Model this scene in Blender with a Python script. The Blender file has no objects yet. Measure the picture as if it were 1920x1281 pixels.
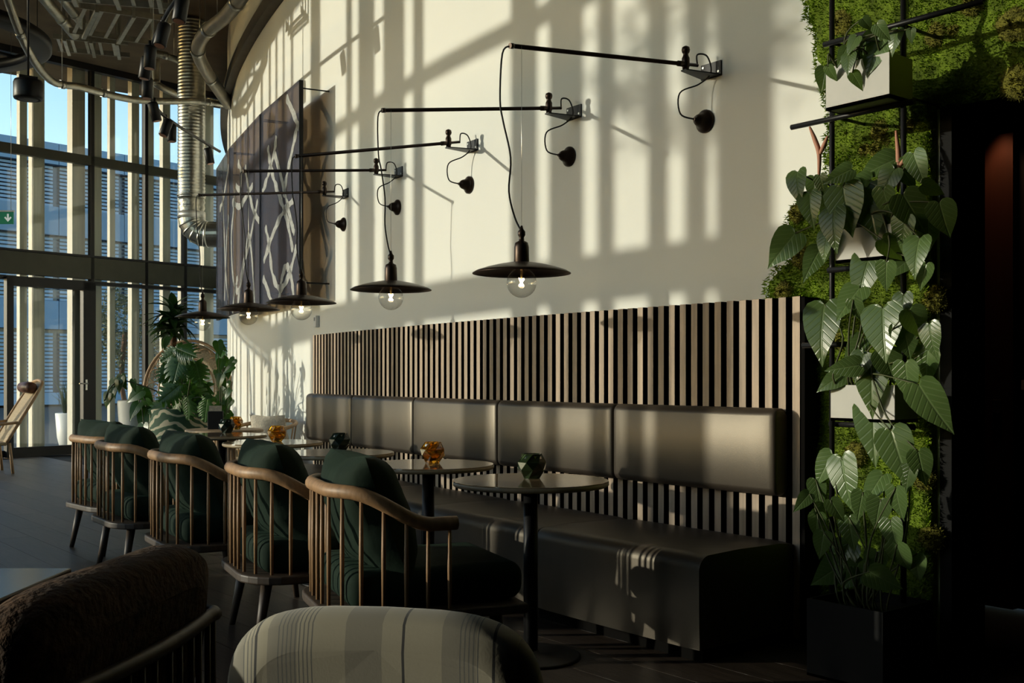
import bpy, bmesh, math, random
import numpy as np
from mathutils import Vector, Matrix, Euler, noise as mnoise
random.seed(7)
scene = bpy.context.scene
COL = scene.collection
PI = math.pi

# ------------------------------------------------------------------ camera
F_PX, CXP, HOR = 2034.0, 960.0, 707.0
YAW = 0.6737
CAM = Vector((-4.105, -2.9285, 1.17))
cam_d = bpy.data.cameras.new('camera')
cam_d.sensor_width = 36.0
cam_d.lens = 36.0 * F_PX / 1920.0
cam_d.shift_y = (HOR - 640.5) / 1920.0
cam_d.clip_end = 400
cam = bpy.data.objects.new('camera', cam_d)
cam.location = CAM
cam.rotation_euler = (PI / 2, 0, -YAW)
COL.objects.link(cam)
scene.camera = cam

# ------------------------------------------------------------------ view, world, sun
vs = scene.view_settings
vs.view_transform = 'Standard'
vs.look = 'None'
vs.gamma = 1.0
vs.use_curve_mapping = False
vs.exposure = 0.0
SUN_DIR = Vector((1.0, -0.7375, -0.1785))
world = bpy.data.worlds.new('world')
scene.world = world
world.use_nodes = True
wn = world.node_tree
for n in list(wn.nodes):
    wn.nodes.remove(n)
w_out = wn.nodes.new('ShaderNodeOutputWorld')
w_bg = wn.nodes.new('ShaderNodeBackground')
w_sky = wn.nodes.new('ShaderNodeTexSky')
w_sky.sky_type = 'NISHITA'
w_sky.sun_disc = False
w_sky.sun_elevation = math.radians(11)
w_sky.sun_rotation = math.atan2(-1, 0.7375)
w_sky.air_density = 1.0
w_sky.dust_density = 0.6
w_sky.ozone_density = 2.0
w_bg.inputs['Strength'].default_value = 0.43
wn.links.new(w_sky.outputs[0], w_bg.inputs['Color'])
wn.links.new(w_bg.outputs[0], w_out.inputs['Surface'])

sun_d = bpy.data.lights.new('sun', 'SUN')
sun_d.energy = 3.7
sun_d.color = (1.0, 0.90, 0.74)
sun_d.angle = math.radians(0.53)
sun = bpy.data.objects.new('sun', sun_d)
sun.rotation_euler = SUN_DIR.to_track_quat('-Z', 'Y').to_euler()
sun.location = (-30, 25, 12)
COL.objects.link(sun)


def portal(loc, rot, sx, sy):
    d = bpy.data.lights.new('daylight_portal', 'AREA')
    d.shape = 'RECTANGLE'
    d.size, d.size_y = sx, sy
    d.cycles.is_portal = True
    o = bpy.data.objects.new('daylight_portal', d)
    o.location = loc
    o.rotation_euler = rot
    COL.objects.link(o)


portal((-6.75, 6.7, 3.0), (PI / 2, 0, -PI / 2), 12.4, 6.0)
portal((-0.9, 14.1, 3.0), (-PI / 2, 0, math.atan(0.19)), 11.0, 6.0)

cy = scene.cycles
cy.max_bounces = 10
cy.diffuse_bounces = 5
cy.glossy_bounces = 4
cy.transmission_bounces = 8
cy.transparent_max_bounces = 16
cy.caustics_reflective = False
cy.caustics_refractive = False
cy.sample_clamp_indirect = 6.0
cy.use_denoising = True

# ------------------------------------------------------------------ frame helpers
R_WALL = 29.95
P_SLAT = 0.15
SN, CS = math.sin(YAW), math.cos(YAW)


def surf(a, q, z):
    ph = a / R_WALL
    return Vector((R_WALL - (R_WALL + q) * math.cos(ph), (R_WALL + q) * math.sin(ph), z))


def ray(px, py):
    t = (px - CXP) / F_PX
    return Vector((SN + CS * t, CS - SN * t, (HOR - py) / F_PX))


def hit_wall(px, py, q):
    d = ray(px, py)
    r = R_WALL + q
    ax, ay = CAM.x - R_WALL, CAM.y
    A = d.x ** 2 + d.y ** 2
    B = 2 * (ax * d.x + ay * d.y)
    C = ax * ax + ay * ay - r * r
    D = max(B * B - 4 * A * C, 0)
    t = (-B - math.sqrt(D)) / (2 * A)
    P = CAM + t * d
    return P, R_WALL * math.asin(max(-1, min(1, P.y / r)))


def at_depth(px, py, Z):
    return CAM + Z * ray(px, py)


def on_plane(px, py, z):
    d = ray(px, py)
    return CAM + d * ((z - CAM.z) / d.z)


def wall_rot(a):
    return -a / R_WALL


# ------------------------------------------------------------------ materials
MATS = {}


def new_mat(name):
    m = bpy.data.materials.new(name)
    m.use_nodes = True
    nt = m.node_tree
    return m, nt, nt.nodes['Principled BSDF']


def mat(name, col, rough=0.5, metal=0.0, var=0.0, scale=6.0, stretch=(1, 1, 1), bump=0.0, bscale=None,
        objvar=0.0, spec=0.5, sheen=0.0, trans=0.0, ior=1.45, col2=None, coat=0.0):
    if name in MATS:
        return MATS[name]
    m, nt, b = new_mat(name)
    L = nt.links.new
    b.inputs['Roughness'].default_value = rough
    b.inputs['Metallic'].default_value = metal
    b.inputs['Specular IOR Level'].default_value = spec
    b.inputs['IOR'].default_value = ior
    if trans:
        b.inputs['Transmission Weight'].default_value = trans
    if sheen:
        b.inputs['Sheen Weight'].default_value = sheen
        b.inputs['Sheen Roughness'].default_value = 0.4
        b.inputs['Sheen Tint'].default_value = (min(1, col[0] * 6), min(1, col[1] * 6), min(1, col[2] * 6), 1)
    if coat:
        b.inputs['Coat Weight'].default_value = coat
        b.inputs['Coat Roughness'].default_value = 0.15
    tc = nt.nodes.new('ShaderNodeTexCoord')
    mp = nt.nodes.new('ShaderNodeMapping')
    mp.inputs['Scale'].default_value = stretch
    L(tc.outputs['Object'], mp.inputs['Vector'])
    src = None
    if col2 is None:
        col2 = tuple(c * (1 - var) for c in col)
    nz = nt.nodes.new('ShaderNodeTexNoise')
    nz.inputs['Scale'].default_value = scale
    nz.inputs['Detail'].default_value = 5
    L(mp.outputs[0], nz.inputs['Vector'])
    rp = nt.nodes.new('ShaderNodeValToRGB')
    rp.color_ramp.elements[0].position = 0.3
    rp.color_ramp.elements[1].position = 0.7
    rp.color_ramp.elements[0].color = (*col2, 1)
    rp.color_ramp.elements[1].color = (*col, 1)
    L(nz.outputs['Fac'], rp.inputs[0])
    src = rp.outputs[0]
    if objvar:
        oi = nt.nodes.new('ShaderNodeObjectInfo')
        mr = nt.nodes.new('ShaderNodeMapRange')
        mr.inputs['To Min'].default_value = 1 - objvar
        mr.inputs['To Max'].default_value = 1 + objvar
        L(oi.outputs['Random'], mr.inputs['Value'])
        hs = nt.nodes.new('ShaderNodeHueSaturation')
        L(mr.outputs[0], hs.inputs['Value'])
        L(src, hs.inputs['Color'])
        src = hs.outputs[0]
        ad = nt.nodes.new('ShaderNodeVectorMath')
        ad.operation = 'ADD'
        sc = nt.nodes.new('ShaderNodeVectorMath')
        sc.operation = 'SCALE'
        sc.inputs[0].default_value = (7.3, 3.1, 11.7)
        L(oi.outputs['Random'], sc.inputs['Scale'])
        L(tc.outputs['Object'], ad.inputs[0])
        L(sc.outputs[0], ad.inputs[1])
        L(ad.outputs[0], mp.inputs['Vector'])
    L(src, b.inputs['Base Color'])
    if bump:
        n2 = nt.nodes.new('ShaderNodeTexNoise')
        n2.inputs['Scale'].default_value = bscale or scale * 4
        n2.inputs['Detail'].default_value = 4
        L(mp.outputs[0], n2.inputs['Vector'])
        bp = nt.nodes.new('ShaderNodeBump')
        bp.inputs['Strength'].default_value = bump
        bp.inputs['Distance'].default_value = 0.01
        L(n2.outputs['Fac'], bp.inputs['Height'])
        L(bp.outputs[0], b.inputs['Normal'])
    MATS[name] = m
    return m


def glass_mat(name, tint, refl=0.08, rough=0.0):
    """clear pane: light goes straight through, a fresnel share is mirrored"""
    if name in MATS:
        return MATS[name]
    m, nt, b = new_mat(name)
    nt.nodes.remove(b)
    L = nt.links.new
    out = nt.nodes['Material Output']
    tr = nt.nodes.new('ShaderNodeBsdfTransparent')
    tr.inputs['Color'].default_value = (*tint, 1)
    gl = nt.nodes.new('ShaderNodeBsdfGlossy')
    gl.inputs['Roughness'].default_value = rough
    lw = nt.nodes.new('ShaderNodeLayerWeight')
    lw.inputs['Blend'].default_value = 0.25
    mr = nt.nodes.new('ShaderNodeMapRange')
    mr.inputs['To Min'].default_value = refl * 0.6
    mr.inputs['To Max'].default_value = min(0.9, refl * 6)
    L(lw.outputs['Facing'], mr.inputs['Value'])
    mx = nt.nodes.new('ShaderNodeMixShader')
    L(mr.outputs[0], mx.inputs[0])
    L(tr.outputs[0], mx.inputs[1])
    L(gl.outputs[0], mx.inputs[2])
    L(mx.outputs[0], out.inputs['Surface'])
    MATS[name] = m
    return m


def emit_mat(name, col, strength):
    m, nt, b = new_mat(name)
    b.inputs['Base Color'].default_value = (*col, 1)
    b.inputs['Emission Color'].default_value = (*col, 1)
    b.inputs['Emission Strength'].default_value = strength
    MATS[name] = m
    return m


def stripe_mat(name, base, bands, rough, axis=1):
    """cloth with woven stripes; bands = [(pos, width, colour)] along one object axis in metres"""
    m, nt, b = new_mat(name)
    L = nt.links.new
    b.inputs['Roughness'].default_value = rough
    b.inputs['Sheen Weight'].default_value = 0.2
    tc = nt.nodes.new('ShaderNodeTexCoord')
    sp = nt.nodes.new('ShaderNodeSeparateXYZ')
    L(tc.outputs['Object'], sp.inputs[0])
    cur = None
    for (pos, wd, c) in bands:
        su = nt.nodes.new('ShaderNodeMath'); su.operation = 'SUBTRACT'
        su.inputs[1].default_value = pos
        L(sp.outputs[axis], su.inputs[0])
        ab = nt.nodes.new('ShaderNodeMath'); ab.operation = 'ABSOLUTE'
        L(su.outputs[0], ab.inputs[0])
        lt = nt.nodes.new('ShaderNodeMath'); lt.operation = 'LESS_THAN'
        lt.inputs[1].default_value = wd / 2
        L(ab.outputs[0], lt.inputs[0])
        mx = nt.nodes.new('ShaderNodeMix'); mx.data_type = 'RGBA'
        L(lt.outputs[0], mx.inputs[0])
        if cur is None:
            mx.inputs[6].default_value = (*base, 1)
        else:
            L(cur, mx.inputs[6])
        mx.inputs[7].default_value = (*c, 1)
        cur = mx.outputs[2]
    L(cur, b.inputs['Base Color'])
    nz = nt.nodes.new('ShaderNodeTexNoise'); nz.inputs['Scale'].default_value = 260
    L(tc.outputs['Object'], nz.inputs['Vector'])
    bp = nt.nodes.new('ShaderNodeBump'); bp.inputs['Strength'].default_value = 0.08
    bp.inputs['Distance'].default_value = 0.002
    L(nz.outputs['Fac'], bp.inputs['Height']); L(bp.outputs[0], b.inputs['Normal'])
    MATS[name] = m
    return m


def leaf_mat(name, col, vein, rough=0.35, nveins=9.0, spread=0.9, trans=0.25):
    """leaf blade in local axes: y along the midrib (0..1), x across"""
    m, nt, b = new_mat(name)
    L = nt.links.new
    b.inputs['Roughness'].default_value = rough
    b.inputs['Specular IOR Level'].default_value = 0.45
    tc = nt.nodes.new('ShaderNodeTexCoord')
    sp = nt.nodes.new('ShaderNodeSeparateXYZ')
    L(tc.outputs['Object'], sp.inputs[0])
    ax = nt.nodes.new('ShaderNodeMath'); ax.operation = 'ABSOLUTE'; L(sp.outputs[0], ax.inputs[0])
    # side veins: y - |x|*spread
    ml = nt.nodes.new('ShaderNodeMath'); ml.operation = 'MULTIPLY'; ml.inputs[1].default_value = spread
    L(ax.outputs[0], ml.inputs[0])
    sb = nt.nodes.new('ShaderNodeMath'); sb.operation = 'SUBTRACT'
    L(sp.outputs[1], sb.inputs[0]); L(ml.outputs[0], sb.inputs[1])
    m2 = nt.nodes.new('ShaderNodeMath'); m2.operation = 'MULTIPLY'; m2.inputs[1].default_value = nveins * 6.283
    L(sb.outputs[0], m2.inputs[0])
    cs = nt.nodes.new('ShaderNodeMath'); cs.operation = 'COSINE'; L(m2.outputs[0], cs.inputs[0])
    mr = nt.nodes.new('ShaderNodeMapRange'); mr.inputs['From Min'].default_value = 0.55
    mr.inputs['From Max'].default_value = 1.0; mr.inputs['To Max'].default_value = 0.55
    L(cs.outputs[0], mr.inputs['Value'])
    mid = nt.nodes.new('ShaderNodeMapRange'); mid.inputs['From Min'].default_value = 0.03
    mid.inputs['From Max'].default_value = 0.005
    L(ax.outputs[0], mid.inputs['Value'])
    mxm = nt.nodes.new('ShaderNodeMath'); mxm.operation = 'MAXIMUM'
    L(mr.outputs[0], mxm.inputs[0]); L(mid.outputs[0], mxm.inputs[1])
    oi = nt.nodes.new('ShaderNodeObjectInfo')
    r2 = nt.nodes.new('ShaderNodeMapRange'); r2.inputs['To Min'].default_value = 0.7; r2.inputs['To Max'].default_value = 1.3
    L(oi.outputs['Random'], r2.inputs['Value'])
    mx = nt.nodes.new('ShaderNodeMix'); mx.data_type = 'RGBA'
    L(mxm.outputs[0], mx.inputs[0])
    mx.inputs[6].default_value = (*col, 1); mx.inputs[7].default_value = (*vein, 1)
    hs = nt.nodes.new('ShaderNodeHueSaturation'); L(r2.outputs[0], hs.inputs['Value']); L(mx.outputs[2], hs.inputs['Color'])
    L(hs.outputs[0], b.inputs['Base Color'])
    bp = nt.nodes.new('ShaderNodeBump'); bp.inputs['Strength'].default_value = 0.3; bp.inputs['Distance'].default_value = 0.006
    bp.invert = True
    L(mxm.outputs[0], bp.inputs['Height']); L(bp.outputs[0], b.inputs['Normal'])
    tl = nt.nodes.new('ShaderNodeBsdfTranslucent')
    tl.inputs['Color'].default_value = (col[0] * 2.2, col[1] * 2.2, col[2] * 0.8, 1)
    ms = nt.nodes.new('ShaderNodeMixShader'); ms.inputs[0].default_value = trans
    L(b.outputs[0], ms.inputs[1]); L(tl.outputs[0], ms.inputs[2])
    L(ms.outputs[0], nt.nodes['Material Output'].inputs['Surface'])
    MATS[name] = m
    return m


PLASTER = mat('plaster', (0.79, 0.785, 0.725), 0.85, var=0.03, scale=2.0, bump=0.05, bscale=60)
OAK = mat('grey_oak', (0.45, 0.335, 0.235), 0.6, var=0.35, scale=3, stretch=(14, 14, 0.9), objvar=0.18, bump=0.2)
BLACKWOOD = mat('black_backing', (0.003, 0.0025, 0.002), 0.9, var=0.2, spec=0.1)
LEATHER = mat('dark_leather', (0.042, 0.032, 0.024), 0.43, var=0.25, scale=5, bump=0.05, bscale=220, spec=0.8)
LEATHER.node_tree.nodes['Principled BSDF'].inputs['Specular Tint'].default_value = (1.0, 0.88, 0.70, 1)
FLOORWOOD = mat('dark_floor_wood', (0.060, 0.042, 0.030), 0.42, var=0.5, scale=3, stretch=(14, 1.2, 14), objvar=0.28, bump=0.15)
SCREED = mat('floor_joint', (0.012, 0.010, 0.009), 0.8, var=0.2)
BRONZE = mat('dark_bronze', (0.055, 0.036, 0.026), 0.38, 0.75, var=0.4, scale=9)
BLACKMETAL = mat('black_metal', (0.012, 0.012, 0.013), 0.42, 0.4, var=0.2)
CABLE = mat('black_cable', (0.010, 0.009, 0.008), 0.6, var=0.1)
STEEL = mat('galvanised_steel', (0.60, 0.60, 0.55), 0.30, 1.0, var=0.3, scale=12, bump=0.05)
FOIL = mat('foil_wrap', (0.55, 0.54, 0.47), 0.34, 0.9, var=0.35, scale=10, bump=0.6, bscale=30)
PIPE = mat('pale_pipe', (0.42, 0.40, 0.34), 0.45, 0.5, var=0.25, scale=6)
CEIL = mat('ceiling_board', (0.20, 0.155, 0.105), 0.9, var=0.35, scale=2)
DARKWALL = mat('dark_wall', (0.009, 0.009, 0.009), 0.8, var=0.3, scale=2, spec=0.2)
FIN = mat('pale_timber', (0.74, 0.70, 0.58), 0.65, var=0.18, scale=3, stretch=(10, 10, 0.6), objvar=0.08)
FRAME = mat('dark_window_frame', (0.016, 0.016, 0.016), 0.45, 0.3, var=0.2)
TRANSOM = mat('olive_transom', (0.060, 0.062, 0.042), 0.5, 0.2, var=0.2)
PANE = glass_mat('window_glass', (0.93, 0.96, 0.95), 0.07)
CHAIRWOOD = mat('oiled_oak', (0.42, 0.24, 0.115), 0.5, var=0.4, scale=4, stretch=(9, 9, 2), objvar=0.1, bump=0.1)
SMOKED = mat('smoked_oak', (0.075, 0.050, 0.032), 0.5, var=0.4, scale=4, stretch=(9, 9, 2))
VELVET = mat('green_velvet', (0.010, 0.024, 0.014), 0.85, var=0.35, scale=5, sheen=0.10, bump=0.15, bscale=40, spec=0.2)
TABLETOP = mat('stone_tabletop', (0.30, 0.20, 0.11), 0.07, var=0.35, scale=9, spec=0.5)
TABLEEDGE = mat('tabletop_edge', (0.42, 0.32, 0.19), 0.4, var=0.2, scale=9)
PALEOAK = mat('pale_oak', (0.46, 0.32, 0.19), 0.5, var=0.3, scale=4, stretch=(8, 8, 1))
RATTAN = mat('rattan', (0.50, 0.31, 0.16), 0.5, var=0.4, scale=20)
WICKER = mat('woven_cane', (0.56, 0.42, 0.24), 0.6, var=0.45, scale=70, bump=0.6, bscale=120)
BROWNLEATHER = mat('brown_leather', (0.13, 0.05, 0.025), 0.4, var=0.4, scale=7)
KNIT = mat('cream_knit', (0.66, 0.58, 0.46), 0.9, var=0.3, scale=60, bump=0.8, bscale=90)
WHITEPLASTIC = mat('white_plastic', (0.75, 0.75, 0.72), 0.4, var=0.03)
CONCRETE = mat('grey_concrete', (0.30, 0.30, 0.28), 0.75, var=0.15, scale=9, bump=0.1)
NAVY = mat('navy_canvas', (0.055, 0.062, 0.100), 0.85, var=0.3, scale=3, bump=0.15, bscale=200)
nt = NAVY.node_tree
tb = nt.nodes.new('ShaderNodeBsdfTransparent'); tb.inputs['Color'].default_value = (1.0, 0.84, 0.66, 1)
mxs = nt.nodes.new('ShaderNodeMixShader'); mxs.inputs[0].default_value = 0.33
nt.links.new(nt.nodes['Principled BSDF'].outputs[0], mxs.inputs[1]); nt.links.new(tb.outputs[0], mxs.inputs[2])
nt.links.new(mxs.outputs[0], nt.nodes['Material Output'].inputs['Surface'])
PAINT = mat('white_paint', (0.46, 0.46, 0.44), 0.8, var=0.45, scale=10, stretch=(3, 3, 3))
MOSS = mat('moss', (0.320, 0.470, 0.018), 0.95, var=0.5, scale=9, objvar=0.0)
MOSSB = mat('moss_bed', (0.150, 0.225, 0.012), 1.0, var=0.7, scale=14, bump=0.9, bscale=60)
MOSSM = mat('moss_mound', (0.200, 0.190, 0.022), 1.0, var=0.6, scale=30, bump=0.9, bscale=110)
LEAF = leaf_mat('philodendron_leaf', (0.085, 0.140, 0.042), (0.140, 0.205, 0.080), 0.27, nveins=7.0)
LEAFD = leaf_mat('monstera_leaf', (0.030, 0.085, 0.018), (0.060, 0.130, 0.035), 0.3, trans=0.3)
STRAP = leaf_mat('strap_leaf', (0.018, 0.050, 0.014), (0.030, 0.075, 0.022), 0.4, nveins=0.1)
STEM = mat('plant_stem', (0.065, 0.075, 0.022), 0.6, var=0.4)
BUD = mat('pink_bud', (0.45, 0.20, 0.12), 0.6, var=0.3)
BULB = glass_mat('bulb_glass', (0.97, 0.97, 0.95), 0.10)
FILAMENT = emit_mat('filament', (1.0, 0.72, 0.42), 26.0)
AMBER = mat('amber_glass', (0.90, 0.42, 0.03), 0.05, trans=0.85, var=0.1)
GREENGLASS = mat('green_glass', (0.045, 0.075, 0.03), 0.06, trans=0.6, var=0.2)
DARKGLASS = mat('dark_green_glass', (0.018, 0.035, 0.024), 0.15, trans=0.2, var=0.2)
BARK = mat('bark', (0.17, 0.08, 0.035), 0.9, var=0.5, scale=20, bump=0.8)
SOIL = mat('soil', (0.02, 0.014, 0.01), 1.0, var=0.4, scale=30)
BRASS = mat('satin_brass', (0.45, 0.33, 0.14), 0.35, 0.9, var=0.1)


# ------------------------------------------------------------------ mesh helpers
class MB:
    def __init__(self):
        self.v, self.f, self.s, self.mi = [], [], [], []

    def add(self, vs, fs, smooth=False, mi=0):
        o = len(self.v)
        self.v += [tuple(p) for p in vs]
        self.f += [tuple(i + o for i in f) for f in fs]
        self.s += [smooth] * len(fs)
        self.mi += [mi] * len(fs)
        return self

    def box(self, c, s, M=None, mi=0):
        x, y, z = s[0] / 2, s[1] / 2, s[2] / 2
        P = [Vector((i * x, j * y, k * z)) for i in (-1, 1) for j in (-1, 1) for k in (-1, 1)]
        if M is not None:
            P = [M @ p for p in P]
        P = [p + Vector(c) for p in P]
        return self.add(P, [(0, 1, 3, 2), (4, 6, 7, 5), (0, 4, 5, 1), (2, 3, 7, 6), (0, 2, 6, 4), (1, 5, 7, 3)], False, mi)

    def prism(self, pts, z0, z1, mi=0):
        n = len(pts)
        V = [(p[0], p[1], z0) for p in pts] + [(p[0], p[1], z1) for p in pts]
        F = [tuple(range(n - 1, -1, -1)), tuple(range(n, 2 * n))]
        F += [(i, (i + 1) % n, n + (i + 1) % n, n + i) for i in range(n)]
        return self.add(V, F, False, mi)

    def loft(self, rings, smooth=True, caps=True, closed=False, mi=0):
        n = len(rings[0])
        V = [p for r in rings for p in r]
        F = []
        m = len(rings)
        for i in range(m if closed else m - 1):
            a, b = i * n, ((i + 1) % m) * n
            for j in range(n):
                F.append((a + j, a + (j + 1) % n, b + (j + 1) % n, b + j))
        self.add(V, F, smooth, mi)
        if caps and not closed:
            o = len(self.v) - len(V)
            self.f.append(tuple(o + j for j in range(n - 1, -1, -1))); self.s.append(False); self.mi.append(mi)
            self.f.append(tuple(o + (m - 1) * n + j for j in range(n))); self.s.append(False); self.mi.append(mi)
        return self

    def tube(self, path, r, n=8, smooth=True, closed=False, flat=1.0, mi=0, up=None):
        P = [Vector(p) for p in path]
        m = len(P)
        rad = r if isinstance(r, (list, tuple)) else [r] * m
        T = []
        for i in range(m):
            if closed:
                t = P[(i + 1) % m] - P[i - 1]
            else:
                t = P[min(i + 1, m - 1)] - P[max(i - 1, 0)]
            T.append(t.normalized() if t.length > 1e-9 else Vector((0, 0, 1)))
        ref = Vector(up) if up else (Vector((0, 0, 1)) if abs(T[0].z) < 0.9 else Vector((1, 0, 0)))
        nrm = (ref - T[0] * ref.dot(T[0])).normalized()
        rings = []
        for i in range(m):
            nrm = nrm - T[i] * nrm.dot(T[i])
            if nrm.length < 1e-6:
                nrm = T[i].orthogonal()
            nrm.normalize()
            bi = T[i].cross(nrm)
            rings.append([P[i] + nrm * (math.cos(2 * PI * j / n) * rad[i]) + bi * (math.sin(2 * PI * j / n) * rad[i] * flat)
                          for j in range(n)])
        return self.loft(rings, smooth, True, closed, mi)

    def lathe(self, prof, n=24, c=(0, 0, 0), smooth=True, caps=True, phase=None, mi=0):
        c = Vector(c)
        rings = []
        for k, (r, z) in enumerate(prof):
            ph = phase[k] if phase else 0
            rings.append([c + Vector((r * math.cos(2 * PI * j / n + ph), r * math.sin(2 * PI * j / n + ph), z)) for j in range(n)])
        return self.loft(rings, smooth, caps, False, mi)

    def grid(self, fn, nu, nv, smooth=True, mi=0):
        V = [fn(i / nu, j / nv) for i in range(nu + 1) for j in range(nv + 1)]
        F = [(i * (nv + 1) + j, (i + 1) * (nv + 1) + j, (i + 1) * (nv + 1) + j + 1, i * (nv + 1) + j + 1)
             for i in range(nu) for j in range(nv)]
        return self.add(V, F, smooth, mi)

    def mesh(self, name, m):
        me = bpy.data.meshes.new(name)
        me.from_pydata(self.v, [], self.f)
        me.polygons.foreach_set('use_smooth', self.s)
        for x in (m if isinstance(m, (list, tuple)) else [m]):
            me.materials.append(x)
        if any(self.mi):
            me.polygons.foreach_set('material_index', self.mi)
        me.update()
        return me

    def build(self, name, m, parent=None, loc=None, rot=None, bevel=0, seg=2, sub=0):
        return place(name, self.mesh(name, m), parent, loc, rot, bevel, seg, sub)


def place(name, me, parent=None, loc=None, rot=None, bevel=0, seg=2, sub=0):
    o = bpy.data.objects.new(name, me)
    COL.objects.link(o)
    if parent is not None:
        o.parent = parent
    if loc is not None:
        o.location = loc
    if rot is not None:
        o.rotation_euler = rot if hasattr(rot, '__len__') else (0, 0, rot)
    if bevel:
        b = o.modifiers.new('bevel', 'BEVEL')
        b.width = bevel; b.segments = seg; b.limit_method = 'ANGLE'; b.angle_limit = math.radians(40)
    if sub:
        s = o.modifiers.new('sub', 'SUBSURF'); s.levels = sub; s.render_levels = sub
    return o


def tag(o, label=None, cat=None, group=None, kind=None):
    if label: o['label'] = label
    if cat: o['category'] = cat
    if group: o['group'] = group
    if kind: o['kind'] = kind
    return o


def thing(name, label, cat, loc=(0, 0, 0), rotz=0, group=None, kind=None):
    o = bpy.data.objects.new(name, None)
    o.empty_display_size = 0.1
    COL.objects.link(o)
    o.location = loc
    o.rotation_euler = (0, 0, rotz)
    return tag(o, label, cat, group, kind)


def kids(o):
    return [c for c in bpy.data.objects if c.parent == o]


def copy_tree(o, parent=None):
    c = o.copy()
    COL.objects.link(c)
    if parent is not None:
        c.parent = parent
    for ch in kids(o):
        copy_tree(ch, c)
    return c


def smooth_path(pts, n=6):
    P = [Vector(p) for p in pts]
    out = []
    for i in range(len(P) - 1):
        p0 = P[max(i - 1, 0)]; p1 = P[i]; p2 = P[i + 1]; p3 = P[min(i + 2, len(P) - 1)]
        for k in range(n):
            t = k / n
            out.append(0.5 * ((2 * p1) + (p2 - p0) * t + (2 * p0 - 5 * p1 + 4 * p2 - p3) * t * t + (3 * p1 - p0 - 3 * p2 + p3) * t ** 3))
    out.append(P[-1])
    return out

# ================================================================== THE SHELL
def struct(o):
    o['kind'] = 'structure'
    return o


FX = -6.4
FAR_A = Vector((FX, 14 + 0.19 * (FX + 0.1), 0))
FAR_ANG = math.atan(0.19)


def far_local(px):
    d = ray(px, 0)
    t = (14 + 0.19 * (CAM.x + 0.1) - CAM.y) / (d.y - 0.19 * d.x)
    P = CAM + t * d
    return (P.x - FX) / math.cos(FAR_ANG)


floor = struct(MB().box((0.0, 4.7, -0.06), (13.2, 21.6, 0.09)).build('floor', SCREED))
tag(floor, 'dark brown plank floor running through the restaurant')
pl_me = {}
rnd = random.Random(3)
PW = 0.235
for i in range(29):
    x = -6.25 + i * PW
    y = -4.6 + rnd.uniform(0, 1.6)
    k = 0
    while y < 13.0:
        ln = rnd.choice((2.0, 2.4, 2.8))
        if y + ln > 12.85 + 0.19 * (x + 6.4):
            ln = round(12.85 + 0.19 * (x + 6.4) - y, 2)
            if ln < 0.15:
                break
        key = round(ln, 2)
        if key not in pl_me:
            pl_me[key] = MB().box((0, 0, 0), (PW - 0.003, key - 0.003, 0.016)).mesh('plank', FLOORWOOD)
        place('plank', pl_me[key], floor, (x, y + ln / 2, -0.007))
        y += ln
        k += 1


def curved_slab(name, a0, a1, z0, z1, q0, q1, m, n, parent=None):
    mb = MB()
    rings = []
    for i in range(n + 1):
        a = a0 + (a1 - a0) * i / n
        rings.append([surf(a, q1, z0), surf(a, q1, z1), surf(a, q0, z1), surf(a, q0, z0)])
    mb.loft(rings, True)
    o = mb.build(name, m, parent)
    o.data.shade_flat() if False else None
    md = o.modifiers.new('edge', 'EDGE_SPLIT'); md.split_angle = math.radians(35)
    return o


wr = struct(curved_slab('wall_right', -0.6, 15.35, 0.0, 6.0, -0.25, 0.0, PLASTER, 90))
tag(wr, 'cream plastered curved wall behind the bench')
curved_slab('jamb_lining', -0.625, -0.575, 0.0, 2.27, -0.26, 0.014, DARKWALL, 1, wr)
tag(curved_slab('lintel', -1.75, -0.6, 2.27, 6.0, -0.25, 0.0, DARKWALL, 6, wr))
tag(struct(curved_slab('wall_right_rear', -6.05, -1.75, 0.0, 6.0, -0.25, 0.0, DARKWALL, 16)), 'dark wall right of the doorway')
rim = curved_slab('trim_1', 3.0, 15.2, 4.86, 5.0, 0.0, 0.10, mat('rim_steel', (0.10, 0.085, 0.065), 0.5, 0.5, var=0.3), 60)
tag(struct(rim), 'dark curved rim running round the top of the cream wall')
tag(struct(MB().box((-1.3, -6.1, 3.0), (10.6, 0.2, 6.0)).build('wall_back', DARKWALL)), 'dark wall behind the camera')
tag(struct(MB().box((0.0, 4.7, 6.1), (13.4, 21.8, 0.2)).build('ceiling', CEIL)), 'brown ceiling boards high above the ducts')

# recess behind the dark doorway
rec = struct(MB().box((1.35, -0.9, 1.35), (0.08, 3.4, 2.7)).build('wall_recess', DARKWALL))
tag(rec, 'dark panelled wall inside the doorway')
MB().box((0.78, 0.85, 1.35), (1.1, 0.08, 2.7)).build('side_panel', DARKWALL, rec)
MB().box((0.78, -2.64, 1.35), (1.1, 0.08, 2.7)).build('side_panel', DARKWALL, rec)
MB().box((0.78, -0.9, 2.66), (1.1, 3.5, 0.08)).build('soffit', DARKWALL, rec)
REDWOOD = mat('red_stained_panel', (0.075, 0.024, 0.012), 0.5, var=0.2, scale=3, stretch=(8, 8, 0.6))
d1 = struct(MB().box((1.285, 0.07, 1.2), (0.05, 0.62, 2.4)).build('door_2', REDWOOD))
tag(d1, 'dark red wooden door leaf deep inside the doorway')
MB().box((1.255, -0.16, 1.02), (0.012, 0.045, 0.07)).build('lock_plate', STEEL, d1, bevel=0.003)
MB().box((1.307, -0.275, 1.13), (0.006, 0.03, 0.05)).build('label_tag', WHITEPLASTIC, rec)
lampo = thing('recess_downlight', 'small warm downlight in the ceiling of the dark doorway', 'lamp', (1.12, -0.16, 2.62))
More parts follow.
